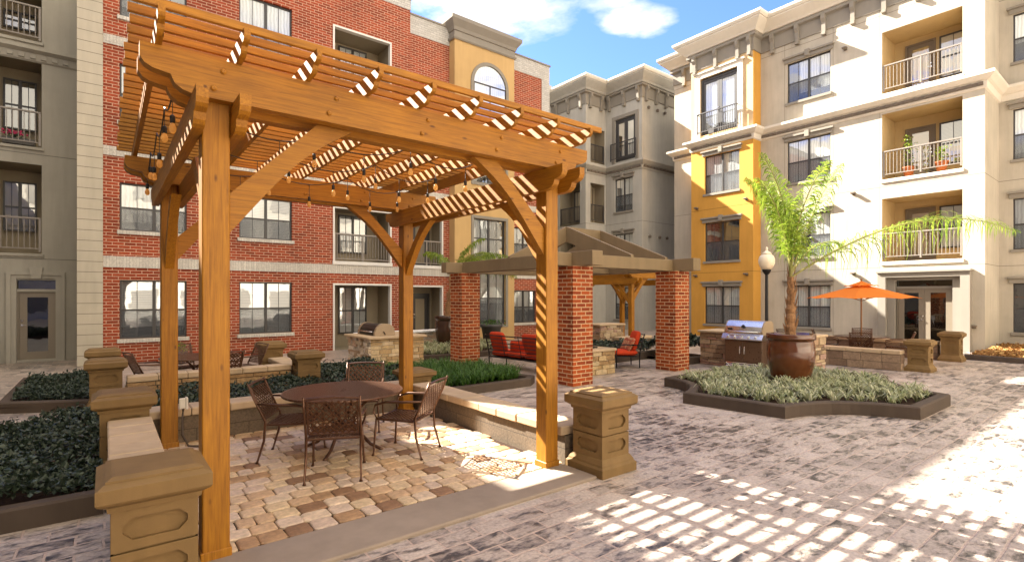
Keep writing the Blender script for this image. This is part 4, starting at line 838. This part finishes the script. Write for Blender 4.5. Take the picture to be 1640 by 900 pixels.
# ------------------------------------------------------------------ pots and palms
def frond(m, ms, base, az, length, elev, droop, n=84, leaf=.62, hang=.5, wd=.016, tips=None, asym=1.0):
    P = []; p = Vector(base); e = elev; st = length/24
    for i in range(25):
        P.append(p.copy()); d = Vector((math.cos(az)*math.cos(e), math.sin(az)*math.cos(e), math.sin(e))); p = p+d*st; e -= droop/24*(.4+1.2*i/24)
    ms.tube(P, [.022*(1-i/27)+.003 for i in range(25)], 5)
    for i in range(n):
        t = .16+.84*i/n; k = t*24; j = min(23, int(k)); q = P[j].lerp(P[j+1], k-j); d = (P[j+1]-P[j]).normalized(); sd = d.cross(Vector((0, 0, 1))).normalized(); up = sd.cross(d)
        for s in (-1, 1):
            l = leaf*math.sin(math.pi*min(1, .18+t*.8))**.7*rng.uniform(.8, 1.15); kk = rng.random(); m.col = (kk, kk, kk)
            v = (sd*s*rng.uniform(.7, 1)+d*rng.uniform(.45, .8)+up*rng.uniform(-.05, .45)).normalized()
            hg = hang*rng.uniform(.35, 1.3); kk = kk**.9; m.col = (kk, kk, kk); nn = d*wd*rng.uniform(.7, 1.2); V = []
            for fa, fh, fw in ((0, 0, .5), (.34, .03, 1), (.62, .20, 1), (.80, .50, .8)):
                c_ = q+v*l*(fa*(1-.2*hg*fa))-Vector((0, 0, hg*l*fh)); V += [c_-nn*fw, c_+nn*fw]
            V.append(q+v*l*(.90-.3*hg)-Vector((0, 0, hg*l*.86)))
            m.add(V, [(0, 1, 3, 2), (2, 3, 5, 4), (4, 5, 7, 6), (6, 7, 8)])
def palm(label, x, y, z0, z1, r0, r1, fr, lean=(0, 0), group=None):
    t = thing('palm_tree', label, 'palm tree', (x, y, z0), group); m = MB(); n = 14; P = []; Rr = []
    for i in range(n+1):
        k = i/n; P.append((x+lean[0]*k*k, y+lean[1]*k*k, z0+(z1-z0)*k)); Rr.append(r0+(r1-r0)*k**.8+(.012 if i % 2 else -.008))
    m.tube(P, Rr, 12); m.build('trunk', M['trunk'], t)
    m = MB()
    for i in range(34):
        k = rng.random(); a = rng.random()*6.28; q = Vector((x+lean[0]*k*k, y+lean[1]*k*k, z0+(z1-z0)*k)); rr = r0+(r1-r0)*k; dv = Vector((math.cos(a), math.sin(a), 0)); m.tube([q+dv*rr*.8, q+dv*(rr+.02)+Vector((0, 0, .12)), q+dv*(rr+.05)+Vector((0, 0, .2*rng.random()+.12))], [.02, .014, .003], 4)
    m.build('trunk_fibre', M['trunk'], t)
    top = Vector((x+lean[0], y+lean[1], z1)); cr = MB(); st = MB()
    for f in fr: frond(cr, st, top+Vector((0, 0, rng.uniform(-.1, .06))), *f[:4], **f[4])
    st.build('frond_stalks', M['stalk'], t); cr.build('crown', M['palm'], t); return t
def pot(label, x, y, z, H, rm, mt, name='plant_pot', n=40):
    r = thing(name, label, 'pot', (x, y, z)); m = MB()
    pr = [(.62, 0), (.70, .03), (.80, .15), (.93, .38), (1.0, .60), (.985, .74), (.95, .84), (.92, .885), (1.0, .89), (1.02, .92), (1.02, .985), (1.0, 1.0), (.90, 1.0), (.88, .94)]
    m.lathe([(a*rm, b*H) for a, b in pr], x, y, z, n); m.build('body', M[mt], r, True)
    m = MB(); m.lathe([(.89*rm, H*.935), (.02, H*.955)], x, y, z, 20); m.build('soil', M['soil'], r); return r
pot('large glossy brown glazed pot in the centre of the variegated grass bed', 11.0, 4.82, .1, 1.05, .445, 'pot')
rr = -.6646  # azimuth of the camera's right hand side
palm('tall palm with yellow green fronds growing from the large brown pot', 11.0, 4.82, 1.0, 2.30, .105, .06,
     [(rr+.08, 5.3, .56, 1.0, dict(n=105, leaf=.80, hang=1.0, wd=.009)),
      (rr+2.9, 2.3, 1.54, 1.0, dict(wd=.009, leaf=.60, hang=1.0)), (rr+2.4, 2.45, 1.52, .9, dict(wd=.009, leaf=.58, hang=1.0)), (rr-2.7, 2.2, 1.45, 1.0, dict(wd=.009, leaf=.6, hang=1.0)),
      (rr+.15, 2.65, 1.27, .45, dict(wd=.009, leaf=.58, hang=.9)), (rr+1.4, 2.5, 1.42, .9, dict(wd=.009, leaf=.6, hang=1.0)),
      (rr+3.3, 2.6, 1.56, .7, dict(wd=.009, leaf=.6, hang=1.0)), (rr-1.4, 2.4, 1.46, .9, dict(wd=.009, leaf=.58, hang=1.0)), (rr+.3, 1.7, .95, 1.5, dict(wd=.009, leaf=.5, hang=1.0, n=50))])
pot('dark glazed jar standing in pale grass left of the pavilion', 9.35, 15.6, .08, 1.15, .42, 'darkpot')
palm('small palm with drooping fronds behind the left brick pillar', 9.35, 15.6, 1.1, 2.6, .09, .055,
     [(rr+.0, 2.6, .9, 1.9, dict(wd=.010, leaf=.55, hang=1.0)), (rr+.7, 2.2, 1.0, 1.6, dict(wd=.010, leaf=.55, hang=.9)), (rr-.9, 2.3, .8, 1.8, dict(wd=.010, leaf=.55, hang=1)), (rr+2.8, 1.6, 1.2, 1.6, dict(leaf=.5, hang=.9)), (rr+.3, 1.9, 1.35, 1.2, dict(leaf=.5, hang=.8)), (rr-.4, 2.6, .6, 1.6, dict(wd=.010, leaf=.55, hang=1))], (.25, -.05))
r = thing('planter', 'tapered grey planter with low green plants behind the red sofa', 'planter', (11.6, 16.1, 0)); m = MB(); m.lathe([(.26, 0), (.38, .74), (.44, .75), (.44, .86), (.38, .86), (.37, .8)], 11.6, 16.1, 0, 20); m.build('tub', M['greypot'], r, True)
def tuft(par, x, y, z, n, rad, h, mt='lawn', s=.05):
    m = MB()
    for _ in range(n):
        c = Vector((x+rng.gauss(0, rad*.5), y+rng.gauss(0, rad*.5), z+rng.random()*h)); d = Vector((rng.gauss(0, 1), rng.gauss(0, 1), rng.random()+.2)).normalized(); a = d.orthogonal().normalized(); b = d.cross(a); k = rng.random(); m.col = (k, k, k)
        m.add([c-a*s, c-b*s*.5, c+a*s, c+b*s*.5], [(0, 1, 2, 3)])
    return m.build('foliage', M[mt], par)
tuft(r, 11.6, 16.1, .82, 160, .4, .18)
for x, y, z, hh, lab in ((23.95, 6.2, 6.45, 1.2, 'leafy climbing plant in a terracotta pot on the middle cream balcony'), (23.9, 5.2, 6.45, .55, 'small bushy potted plant on the middle cream balcony'), (1.62, 17.3, 0, .22, 'low planter of green leaves under the brick facade at left')):
    r = thing('potted_plant', lab, 'plant', (x, y, z)); m = MB(); m.lathe([(.13, 0), (.19, .28), (.21, .28), (.21, .33), (.17, .33)], x, y, z+.02, 16); m.build('pot', M['terracotta' if z else 'greypot'], r, True); tuft(r, x, y, z+.35, 150, .2, hh, 'palm', .05)
r = thing('potted_plant', 'pink flowering plants behind the railing of the upper left balcony', 'plant', (-2.0, 20.75, 6.3)); m = MB(); m.bbox(-2.35, -1.65, 20.65, 20.85, 6.32, 6.5, .01); m.build('trough', M['greypot'], r); tuft(r, -2.1, 20.75, 6.5, 60, .25, .2, 'ivy', .05); m = MB()
for _ in range(40): c = (-2.1+rng.gauss(0, .18), 20.72+rng.gauss(0, .06), 6.6+rng.random()*.12); m.lathe([(.005, -.03), (.03, 0), (.005, .03)], *c, n=5)
m.build('flowers', M['flower'], r)

# ------------------------------------------------------------------ pavilion
pv = thing('pavilion', 'brick pillared pavilion with an open taupe timber hip roof', 'pavilion', (9.8, 10, 0))
PX, PY = (8.02, 11.65), (8.08, 12.4); hp = .3
for x in PX:
    for y in PY:
        m = MB(); m.box(x-hp, x+hp, y-hp, y+hp, 0, 2.55); m.build('brick_pillar', M['brick_pillar'], pv)
for x in PX:
    m = MB(); m.bbox(x-.16, x+.16, PY[0]-.72, PY[1]+.72, 2.552, 2.86, .008); m.build('beam', M['pavilion'], pv)
for y in PY:
    m = MB(); m.bbox(PX[0]-.7, PX[0]-.162, y-.13, y+.13, 2.556, 2.84, .008); m.bbox(PX[0]+.162, PX[1]-.162, y-.13, y+.13, 2.556, 2.84, .008); m.bbox(PX[1]+.162, PX[1]+.5, y-.13, y+.13, 2.556, 2.84, .008); m.build('beam', M['pavilion'], pv)
m = MB(); m.bbox(PX[0]+.162, PX[1]-.162, 10.1, 10.36, 2.56, 2.82, .008); m.build('tie_beam', M['pavilion'], pv)
zr = 3.80; yc = 10.24; xa, xb = 9.9, 11.25
m = MB(); m.bbox(xa-.04, xb+.04, yc-.05, yc+.05, zr-.34, zr, .006); m.build('ridge', M['pavilion'], pv)
def rafter(p0, p1, dep=.42, th=.05):
    m = MB(); a, b = Vector(p0), Vector(p1); h = Vector((b.x-a.x, b.y-a.y, 0)).normalized(); s = Vector((-h.y, h.x, 0))*th; V = []
    za = max(a.z-dep, 2.6); zb = b.z-dep
    for sg in (-1, 1): V += [a+s*sg, b+s*sg, Vector((b.x, b.y, zb))+s*sg, Vector((a.x, a.y, za))+s*sg]
    m.add(V, [(0, 1, 2, 3), (7, 6, 5, 4), (0, 4, 5, 1), (3, 2, 6, 7), (0, 3, 7, 4), (1, 5, 6, 2)]); return m.build('rafter', M['pavilion'], pv)
ze = 2.9
for x in (xa, xb):
    for y, s in ((PY[0]-.1, -1), (PY[1]+.1, 1)): rafter((x, y, ze), (x, yc+s*.052, zr))
rafter((PX[0]-.1, yc, ze), (xa-.042, yc, zr))
# fire table
r = thing('fire_table', 'square golden ledgestone fire table under the pavilion', 'fire table', (9.3, 9.1, 0)); m = MB(); m.box(8.66, 9.94, 8.62, 9.6, 0, .55)
for F, a, b in ((Face('Y', 8.6), 8.64, 9.98), (Face('X', 8.64), 8.6, 9.62)): ledge(m, F, a, b, 0, .56, cols=[(.50, .36, .19), (.42, .28, .13), (.55, .42, .25), (.33, .21, .10)])
m.build('stone_base', M['ledge'], r); m = MB(); m.bbox(8.6, 10.02, 8.55, 9.66, .562, .62, .01); m.build('top', M['cap'], r); m = MB(); m.bbox(8.95, 9.65, 8.85, 9.35, .621, .66, .01); m.build('burner_pan', M['iron'], r)

# ------------------------------------------------------------------ cushioned seats
def T(x, y, z, ax=0, az=0): return Matrix.Translation((x, y, z)) @ Matrix.Rotation(az, 4, 'Z') @ Matrix.Rotation(ax, 4, 'X')
def make_seat(name, n, label, missing=(), pillow=None):       # faces -Y, origin at its middle on the ground
    r = thing(name, label, 'sofa' if n > 1 else 'armchair'); W = .62*n; t = .017
    for x in (-W/2-.03, W/2+.03):
        m = MB(); m.tube([(x, -.33, 0), (x, -.34, .3), (x, -.32, .58), (x, -.1, .62), (x, .25, .6)], t); m.build('arm', M['iron'], r, True)
        m = MB(); m.tube([(x, .30, 0), (x, .30, .34), (x, .36, .6), (x, .44, .9)], t); m.build('rear_leg', M['iron'], r, True)
    m = MB(); m.bbox(-W/2-.03, W/2+.03, -.34, .32, .28, .31, .006); m.build('seat_frame', M['iron'], r)
    m = MB()
    for k in range(6): z = .40+.095*k; y = .30+.14*(z-.34)/.56; m.tube([(-W/2-.03, y+.01, z), (W/2+.03, y+.01, z)], .011 if k < 5 else .016, 5)
    for i in range(n+1):
        x = -W/2+.62*i; m.tube([(x, .31, .34), (x, .45, .9)], .010, 5)
    m.build('back_frame', M['iron'], r)
    for i in range(n):
        x = -W/2+.31+.62*i; m = MB(); m.cushion(T(x, -.03, .39), .61, .66, .17); m.build('seat_cushion', M['cush'], r, True)
        if i not in missing: m = MB(); m.cushion(T(x, .26, .70, R(72)), .58, .56, .16); m.build('back_cushion', M['cush'], r, True)
    if pillow is not None:
        for j, (px, pa) in enumerate(pillow): m = MB(); m.cushion(T(px, .08+.05*j, .60, R(62), pa), .42, .40, .13, .3); tag(m.build('throw_pillow', M['pillow'], r, True))
    return r
s_ = make_seat('sofa', 3, 'red cushioned metal sofa seen from behind under the pavilion', (1,))
m = MB(); m.cushion(T(.05, .1, .58, R(60), .75), .40, .40, .13, .3); m.build('throw_pillow', M['cush'], s_, True)
place(s_, (8.55, 10.5, 0), R(90)+R(5))                         # faces +X
a_ = make_seat('armchair', 1, 'red cushioned armchair with striped pillows facing the fire table', pillow=((-.05, .15), (.1, -.2)))
place(a_, (11.15, 9.25, 0), R(-122))
b_ = make_seat('armchair', 1, 'red cushioned armchair mostly hidden behind the middle brick pillar'); place(b_, (11.0, 11.0, 0), R(-40))

# ------------------------------------------------------------------ cast metal dining sets
def lattice(m, fn, u0, u1, v0, v1, pitch=.045, w_=.0075):      # diagonal basket weave clipped to a rectangle
    for sgn in (1, -1):
        c = (u0+u1)/2; k0 = -(u1-u0)-(v1-v0); k = k0
        while k < -k0:
            pts = []                                             # line: (u-c)*sgn - (v-v0) = k  -> clip
            a = max(u0, min(u1, c+sgn*k)); cand = []
            for v in (v0, v1):
                u = c+sgn*(k+(v-v0))
                if u0-1e-6 <= u <= u1+1e-6: cand.append((u, v))
            for u in (u0, u1):
                v = v0+(u-c)*sgn-k
                if v0 < v < v1: cand.append((u, v))
            if len(cand) >= 2:
                p, q = cand[0], cand[1]; d = Vector((q[0]-p[0], q[1]-p[1]))
                if d.length > .02:
                    nrm = Vector((-d.y, d.x)).normalized()*w_; h = .003*sgn
                    V = [fn(p[0]+nrm.x, p[1]+nrm.y, h), fn(p[0]-nrm.x, p[1]-nrm.y, h), fn(q[0]-nrm.x, q[1]-nrm.y, h), fn(q[0]+nrm.x, q[1]+nrm.y, h), fn(p[0]+nrm.x, p[1]+nrm.y, h+.006), fn(p[0]-nrm.x, p[1]-nrm.y, h+.006), fn(q[0]-nrm.x, q[1]-nrm.y, h+.006), fn(q[0]+nrm.x, q[1]+nrm.y, h+.006)]
                    m.add(V, [(0, 1, 2, 3), (7, 6, 5, 4), (0, 4, 5, 1), (1, 5, 6, 2), (2, 6, 7, 3), (3, 7, 4, 0)])
            k += pitch
def make_chair():                                                # faces -Y
    r = thing('patio_chair', '', 'chair'); t = .0135; hw = .265
    fb = lambda u, v, h: (u, .235+.20*(v-.42)/.46+h, v)
    for s in (-1, 1):
        m = MB(); m.tube([(s*.25, -.25, .43), (s*.262, -.262, .25), (s*.27, -.275, .03), (s*.275, -.282, .0)], [t, t*.95, t*.8, t*1.5], 8); m.build('front_leg', M['bronze'], r, True)
        m = MB(); m.tube([(s*hw, .44, .89), (s*hw, .37, .72), (s*hw, .25, .46), (s*hw, .265, .25), (s*(hw+.005), .33, .03), (s*(hw+.005), .34, 0)], [t*.9, t, t*1.1, t, t*.8, t*1.5], 8); m.build('rear_leg', M['bronze'], r, True)
        m = MB(); m.tube([(s*.25, -.24, .43), (s*.285, -.27, .52), (s*.29, -.24, .60), (s*.292, -.10, .645), (s*.288, .1, .65), (s*.268, .335, .665)], [.011, .012, .014, .016, .016, .012], 8); m.build('armrest', M['bronze'], r, True)
    m = MB(); c = [(-.25, -.25, .43), (.25, -.25, .43), (.255, .24, .425), (-.255, .24, .425), (-.25, -.25, .43)]; m.tube(c, .014, 6); lattice(m, lambda u, v, h: (u, v, .432+h-.02*math.cos(u*5.5)*math.cos(v*5.5)), -.245, .245, -.245, .235, .056); m.build('seat', M['bronze'], r)
    m = MB(); lattice(m, fb, -.235, .235, .49, .84, .060)
    for a, b in (((-.24, .485), (.24, .485)), ((-.24, .485), (-.24, .85)), ((.24, .485), (.24, .85))): m.tube([fb(*a, 0), fb(*b, 0)], .010, 6)
    m.tube([fb(-.262, .865, 0), fb(-.13, .876, 0), fb(0, .88, 0), fb(.13, .876, 0), fb(.262, .865, 0)], .014, 6); m.build('backrest', M['bronze'], r); return r
def make_table(rad=.71, H=.72):
    r = thing('patio_table', '', 'table'); m = MB(); m.lathe([(rad-.03, H-.03), (rad, H-.028), (rad+.006, H-.016), (rad, H-.004), (rad-.03, H-.006)], n=48, cap=False)
    def disc(sgn, pitch, zz, wd):
        v = -rad+.03
        while v < rad-.02:
            hw = math.sqrt(max(0, (rad-.01)**2-v*v)); 
            if hw > .02:
                a, b = ((-hw, v-wd), (hw, v+wd)) if sgn else ((v-wd, -hw), (v+wd, hw)); m.box(a[0], b[0], a[1], b[1], zz-.005, zz)
            v += pitch
    disc(1, .060, H-.003, .020); disc(0, .060, H-.0075, .020); m.lathe([(.045, H-.01), (.06, H), (.045, H+.002), (.03, H-.002)], n=20, cap=False); m.build('tabletop', M['bronze'], r)
    for k in range(4):
        a = R(45+90*k); c, s = math.cos(a), math.sin(a); m = MB()
        m.tube([(c*.44, s*.44, H-.03), (c*.26, s*.26, H-.16), (c*.13, s*.13, .40), (c*.15, s*.15, .26), (c*.34, s*.34, .07), (c*.46, s*.46, .02), (c*.50, s*.50, .0)], [.016, .018, .022, .022, .02, .018, .022], 8); m.build('leg', M['bronze'], r, True)
    m = MB(); m.lathe([(.11, .30), (.14, .31), (.14, .33), (.11, .34)], n=16); m.build('brace_ring', M['bronze'], r); return r
ch = make_chair(); tb = make_table()
tb['label'] = 'large round bronze lattice table on the paver patio under the pergola'; tb['group'] = 'cast metal patio tables'; tb.location = (2.31, 6.32, .03)
CH = [((1.93, 5.50), (.42, .91), 'bronze lattice chair with its back to the viewer, in front of the near round table'), ((2.86, 5.75), (-.60, .80), 'bronze lattice chair right of the near round table'),
      ((1.76, 6.40), (.86, -.51), 'bronze lattice chair left of the near round table'), ((2.86, 7.12), (-.5, -.87), 'bronze lattice chair behind the near round table, against the rear low wall')]
def seat_at(o, p, f, lab, z=0.0, group='cast metal patio chairs'):
    o.location = (*p, z); o.rotation_euler = (0, 0, math.atan2(f[1], f[0])+math.pi/2); tag(o, lab, 'chair', group)
for i, (p, f, lab) in enumerate(CH): seat_at(ch if i == 0 else copy_tree(ch), p, f, lab, .03)
def dining(c, labs, tlab, a0=.4, d=.80):
    t = copy_tree(tb); t.location = (*c, 0); t['label'] = tlab
    for i, lab in enumerate(labs):
        a = a0+i*math.pi/2; seat_at(copy_tree(ch), (c[0]+d*math.cos(a), c[1]+d*math.sin(a)), (-math.cos(a), -math.sin(a)), lab)
dining((1.5, 12.0), ('dark lattice chair right of the table by the brick wall', 'dark lattice chair between the far left table and the brick wall', 'dark lattice chair left of the table by the brick wall', 'dark lattice chair with its back to the rock faced wall'), 'dark round metal table by the brick wall behind the rock faced wall', .25)
dining((17.9, 5.8), ('metal chair on the building side of the umbrella table', 'metal chair at the left end of the umbrella table', 'metal chair with its back to the brown rock faced wall, at the umbrella table', 'metal chair at the right of the umbrella table before the double doors'), 'round metal table shaded by the orange umbrella', .3, .85)
seat_at(copy_tree(ch), (16.9, 7.3), (.9, -.4), 'lone metal chair between the palm pot and the umbrella table')

# ------------------------------------------------------------------ umbrella, lamp, grills
ux, uy = 17.9, 5.8
u = thing('patio_umbrella', 'open orange canvas market umbrella over the metal table', 'umbrella', (ux, uy, 0))
m = MB(); m.tube([(ux, uy, .05), (ux, uy, 2.36)], .022, 10); m.build('pole', M['pole'], u); m = MB(); m.lathe([(.26, 0), (.26, .05), (.06, .09), (.04, .3)], ux, uy, 0, 20); m.build('base', M['iron'], u)
def canopy(m, rad, zr_, zt, n=8, r0=.0, sag=.05, seg=8, z=0):
    rows = [r0+(rad-r0)*i/5 for i in range(6)]; V = []; NN = n*seg
    for i, q in enumerate(rows):
        for k in range(NN):
            fr_ = (k % seg)/seg; sc = 1-.065*math.sin(math.pi*fr_)*(q/rad); a = 2*math.pi*k/NN+.2; t = q/rad
            zz = zt-(zt-zr_)*(t**1.15)-sag*math.sin(math.pi*t)*.4-.03*math.sin(math.pi*fr_)*t*(1 if t < .99 else -1.2); V.append((ux+q*sc*math.cos(a), uy+q*sc*math.sin(a), zz))
    m.add(V, [(i*NN+k, i*NN+(k+1) % NN, (i+1)*NN+(k+1) % NN, (i+1)*NN+k) for i in range(5) for k in range(NN)])
m = MB(); m.col = (0, 0, 0); canopy(m, 1.47, 1.84, 2.27, r0=.12); cn_ = m.build('canopy', M['umb'], u); m = MB(); m.col = (0, 0, 0); canopy(m, .44, 2.21, 2.37, r0=.01); m.build('vent_top', M['umb'], cn_)
for k in range(8):
    a = 2*math.pi*k/8+.2; m = MB(); m.tube([(ux+.03*math.cos(a), uy+.03*math.sin(a), 2.22), (ux+1.44*math.cos(a), uy+1.44*math.sin(a), 1.835)], .008, 5); m.tube([(ux+.03*math.cos(a), uy+.03*math.sin(a), 1.78), (ux+.72*math.cos(a), uy+.72*math.sin(a), 2.0)], .007, 5); m.build('rib', M['pole'], u)
m = MB(); m.lathe([(.012, 2.36), (.03, 2.39), (.03, 2.42), (.008, 2.45)], ux, uy, 0, 10); m.build('finial', M['pole'], u)
lx, ly = 17.3, 8.35
l = thing('lamp_post', 'black lamp post with an acorn globe in front of the cream building', 'street lamp', (lx, ly, 0)); m = MB(); m.lathe([(.18, 0), (.18, .1), (.12, .2), (.10, .6), (.055, .7), (.05, 2.6), (.045, 2.62), (.10, 2.68), (.14, 2.76), (.14, 2.8)], lx, ly, 0, 14); m.build('post', M['iron'], l, True)
m = MB(); m.lathe([(.13, 2.801), (.20, 2.88), (.25, 3.02), (.255, 3.12), (.22, 3.24), (.15, 3.30)], lx, ly, 0, 18); m.build('globe', M['globe'], l, True)
m = MB(); m.lathe([(.16, 3.302), (.13, 3.36), (.06, 3.40), (.03, 3.46), (.045, 3.5), (.01, 3.56)], lx, ly, 0, 14); m.build('finial_cap', M['globe'], l, True)
# stone counter and gas grill behind the palm bed (fronts face -X)
for a, b, lab in ((7.42, 8.3, 'ledgestone counter with flat cap left of the stainless grill'), (5.4, 6.12, 'ledgestone counter behind the large brown pot')):
    r = thing('stone_counter', lab, 'counter', (13.6, (a+b)/2, 0), 'stone counters flanking the gas grill'); m = MB(); m.box(13.34, 14.2, a+.04, b-.04, 0, .88); ledge(m, Face('X', 13.3), a, b, 0, .89, cols=[(.34, .22, .13), (.44, .29, .17), (.26, .16, .09), (.48, .34, .21), (.38, .22, .15)]); ledge(m, Face('Y', a), 13.3, 14.2, 0, .89); m.build('stone_base', M['ledge'], r)
    m = MB(); m.bbox(13.24, 14.26, a-.06, b+.06, .892, .955, .012); m.build('countertop', M['cap'], r)
g = thing('gas_grill', 'stainless steel gas grill with brown cabinet doors between the stone counters', 'grill', (13.2, 6.77, 0)); FGr = Face('X', 12.78); a, b = 6.27, 7.27
m = MB(); FGr.box(m, a, b, 0, .62, .06, .80, .01); m.build('cabinet', M['cabinet'], g)
for p, q, hx in ((a+.02, (a+b)/2-.004, (a+b)/2-.06), ((a+b)/2+.004, b-.02, (a+b)/2+.06)):
    m = MB(); FGr.box(m, p, q, -.022, -.001, .26, .76, .006); dr = m.build('cabinet_door', M['cabinet'], g); m = MB(); m.tube([FGr(hx, -.02, .44), FGr(hx, -.06, .45), FGr(hx, -.06, .63), FGr(hx, -.02, .64)], .012, 6); m.build('handle', M['chrome'], dr, True)
m = MB()
for k in range(3): FGr.box(m, a+.05, b-.05, -.012, -.001, .10+.045*k, .125+.045*k, .003)
m.build('vent_strip', M['chrome'], g)
m = MB(); m.prism([(-.10, .83), (-.02, .95), (.62, .95), (.62, .802), (-.08, .802)], lambda p, q, t_: FGr(t_, p, q), a-.03, b+.03); m.build('control_panel', M['steel'], g)
for k in range(5):
    y = a+.14+.18*k; m = MB(); m.tube([FGr(y, -.04, .885), FGr(y, -.10, .865)], [.03, .026], 10); m.build('knob', M['chrome'], g)
m = MB(); hd = [(0, .952), (-.005, 1.02), (.03, 1.14), (.10, 1.24), (.18, 1.28), (.46, 1.28), (.55, 1.22), (.58, .952)]; m.prism(hd, lambda p, q, t_: FGr(t_, p, q), a+.03, b-.03); hood = m.build('hood', M['steel'], g)
m = MB(); 
for y0_, y1_ in ((a-.002, a+.028), (b-.028, b+.002)): m.prism(hd, lambda p, q, t_: FGr(t_, p, q), y0_, y1_)
m.build('side_panel', M['tansteel'], hood); m = MB(); m.tube([FGr(a+.1, 0, 1.0), FGr(a+.1, -.07, 1.01), FGr(b-.1, -.07, 1.01), FGr(b-.1, 0, 1.0)], .015, 8); m.build('handle', M['chrome'], hood, True)
m = MB(); m.tube([FGr((a+b)/2, .03, 1.13), FGr((a+b)/2, .0, 1.145)], .045, 16); m.build('thermometer', M['iron'], hood); m = MB(); FGr.box(m, b-.22, b-.10, -.008, .02, 1.05, 1.09); m.build('badge', M['iron'], hood)
# stone counter with a built in grill beside the left path
r = thing('stone_counter', 'rough pale ledgestone grill counter in front of the brick balconies', 'counter', (6, 13.6, 0)); m = MB(); m.box(5.44, 6.9, 12.88, 14.36, 0, .78); rg = random.Random(3)
LC = [(.62, .50, .36), (.54, .42, .28), (.68, .58, .46), (.42, .30, .19), (.58, .40, .27), (.48, .42, .34)]
ledge(m, Face('X', 5.4), 12.84, 14.4, 0, .785, .075, (.06, .085, .11), (.1, .26), LC, rg); ledge(m, Face('Y', 12.84), 5.4, 6.94, 0, .785, .025, cols=[(.58, .44, .26), (.50, .36, .19), (.64, .50, .32), (.44, .30, .15)], r=rg); m.build('stone_base', M['ledge'], r)
m = MB(); m.bbox(5.3, 7.0, 12.74, 14.48, .787, .85, .012); m.build('countertop', M['cap'], r)
g = thing('built_in_grill', 'dark hooded grill with tan side panels on the pale stone counter', 'grill', (6.0, 13.5, .85)); hd2 = [(0, .855), (0, .93), (.04, 1.04), (.12, 1.13), (.22, 1.17), (.40, 1.15), (.52, 1.05), (.56, .855)]
m = MB(); m.prism(hd2, lambda p, q, t_: (5.62+p, t_, q), 13.15, 14.15); m.build('hood', M['iron'], g)
for y0_, y1_ in ((13.05, 13.149), (14.151, 14.25)): m = MB(); m.prism([(p*1.04-.01, q+.012 if q > .9 else q) for p, q in hd2], lambda p, q, t_: (5.62+p, t_, q), y0_, y1_); m.build('side_panel', M['tansteel'], g)
m = MB(); m.tube([(5.62, 13.2, .95), (5.56, 13.2, .96), (5.56, 14.1, .96), (5.62, 14.1, .95)], .014, 6); m.build('handle', M['chrome'], g, True)
m = MB(); m.tube([(5.9, 13.04, .88), (5.84, 13.02, .97)], .012, 6); m.build('latch', M['iron'], g)
m = MB(); m.box(8.4, 11.2, 16.62, 16.98, 0, .5); ledge(m, Face('Y', 16.6), 6.6, 11.2, 0, .62, cols=LC); m.box(6.64, 8.4, 16.62, 16.98, 0, .6); m.col = None; m.bbox(6.55, 11.25, 16.52, 17.05, .622, .69, .01); tag(m.build('stone_wall', M['ledge']), 'low pale ledgestone wall behind the dark glazed jar', 'wall')
r = thing('stone_counter', 'dome shaped rubble stone counter glimpsed behind the middle brick pillar', 'counter', (14, 12.6, 0)); m = MB(); m.box(13.44, 14.6, 12.24, 12.9, 0, .85); ledge(m, Face('Y', 12.2), 13.4, 14.64, 0, .88, cols=STC); ledge(m, Face('X', 13.4), 12.2, 12.9, 0, .88); m.build('stone_base', M['ledge'], r); m = MB(); m.bbox(13.34, 14.7, 12.14, 12.96, .882, .94, .01); m.build('countertop', M['cap'], r)
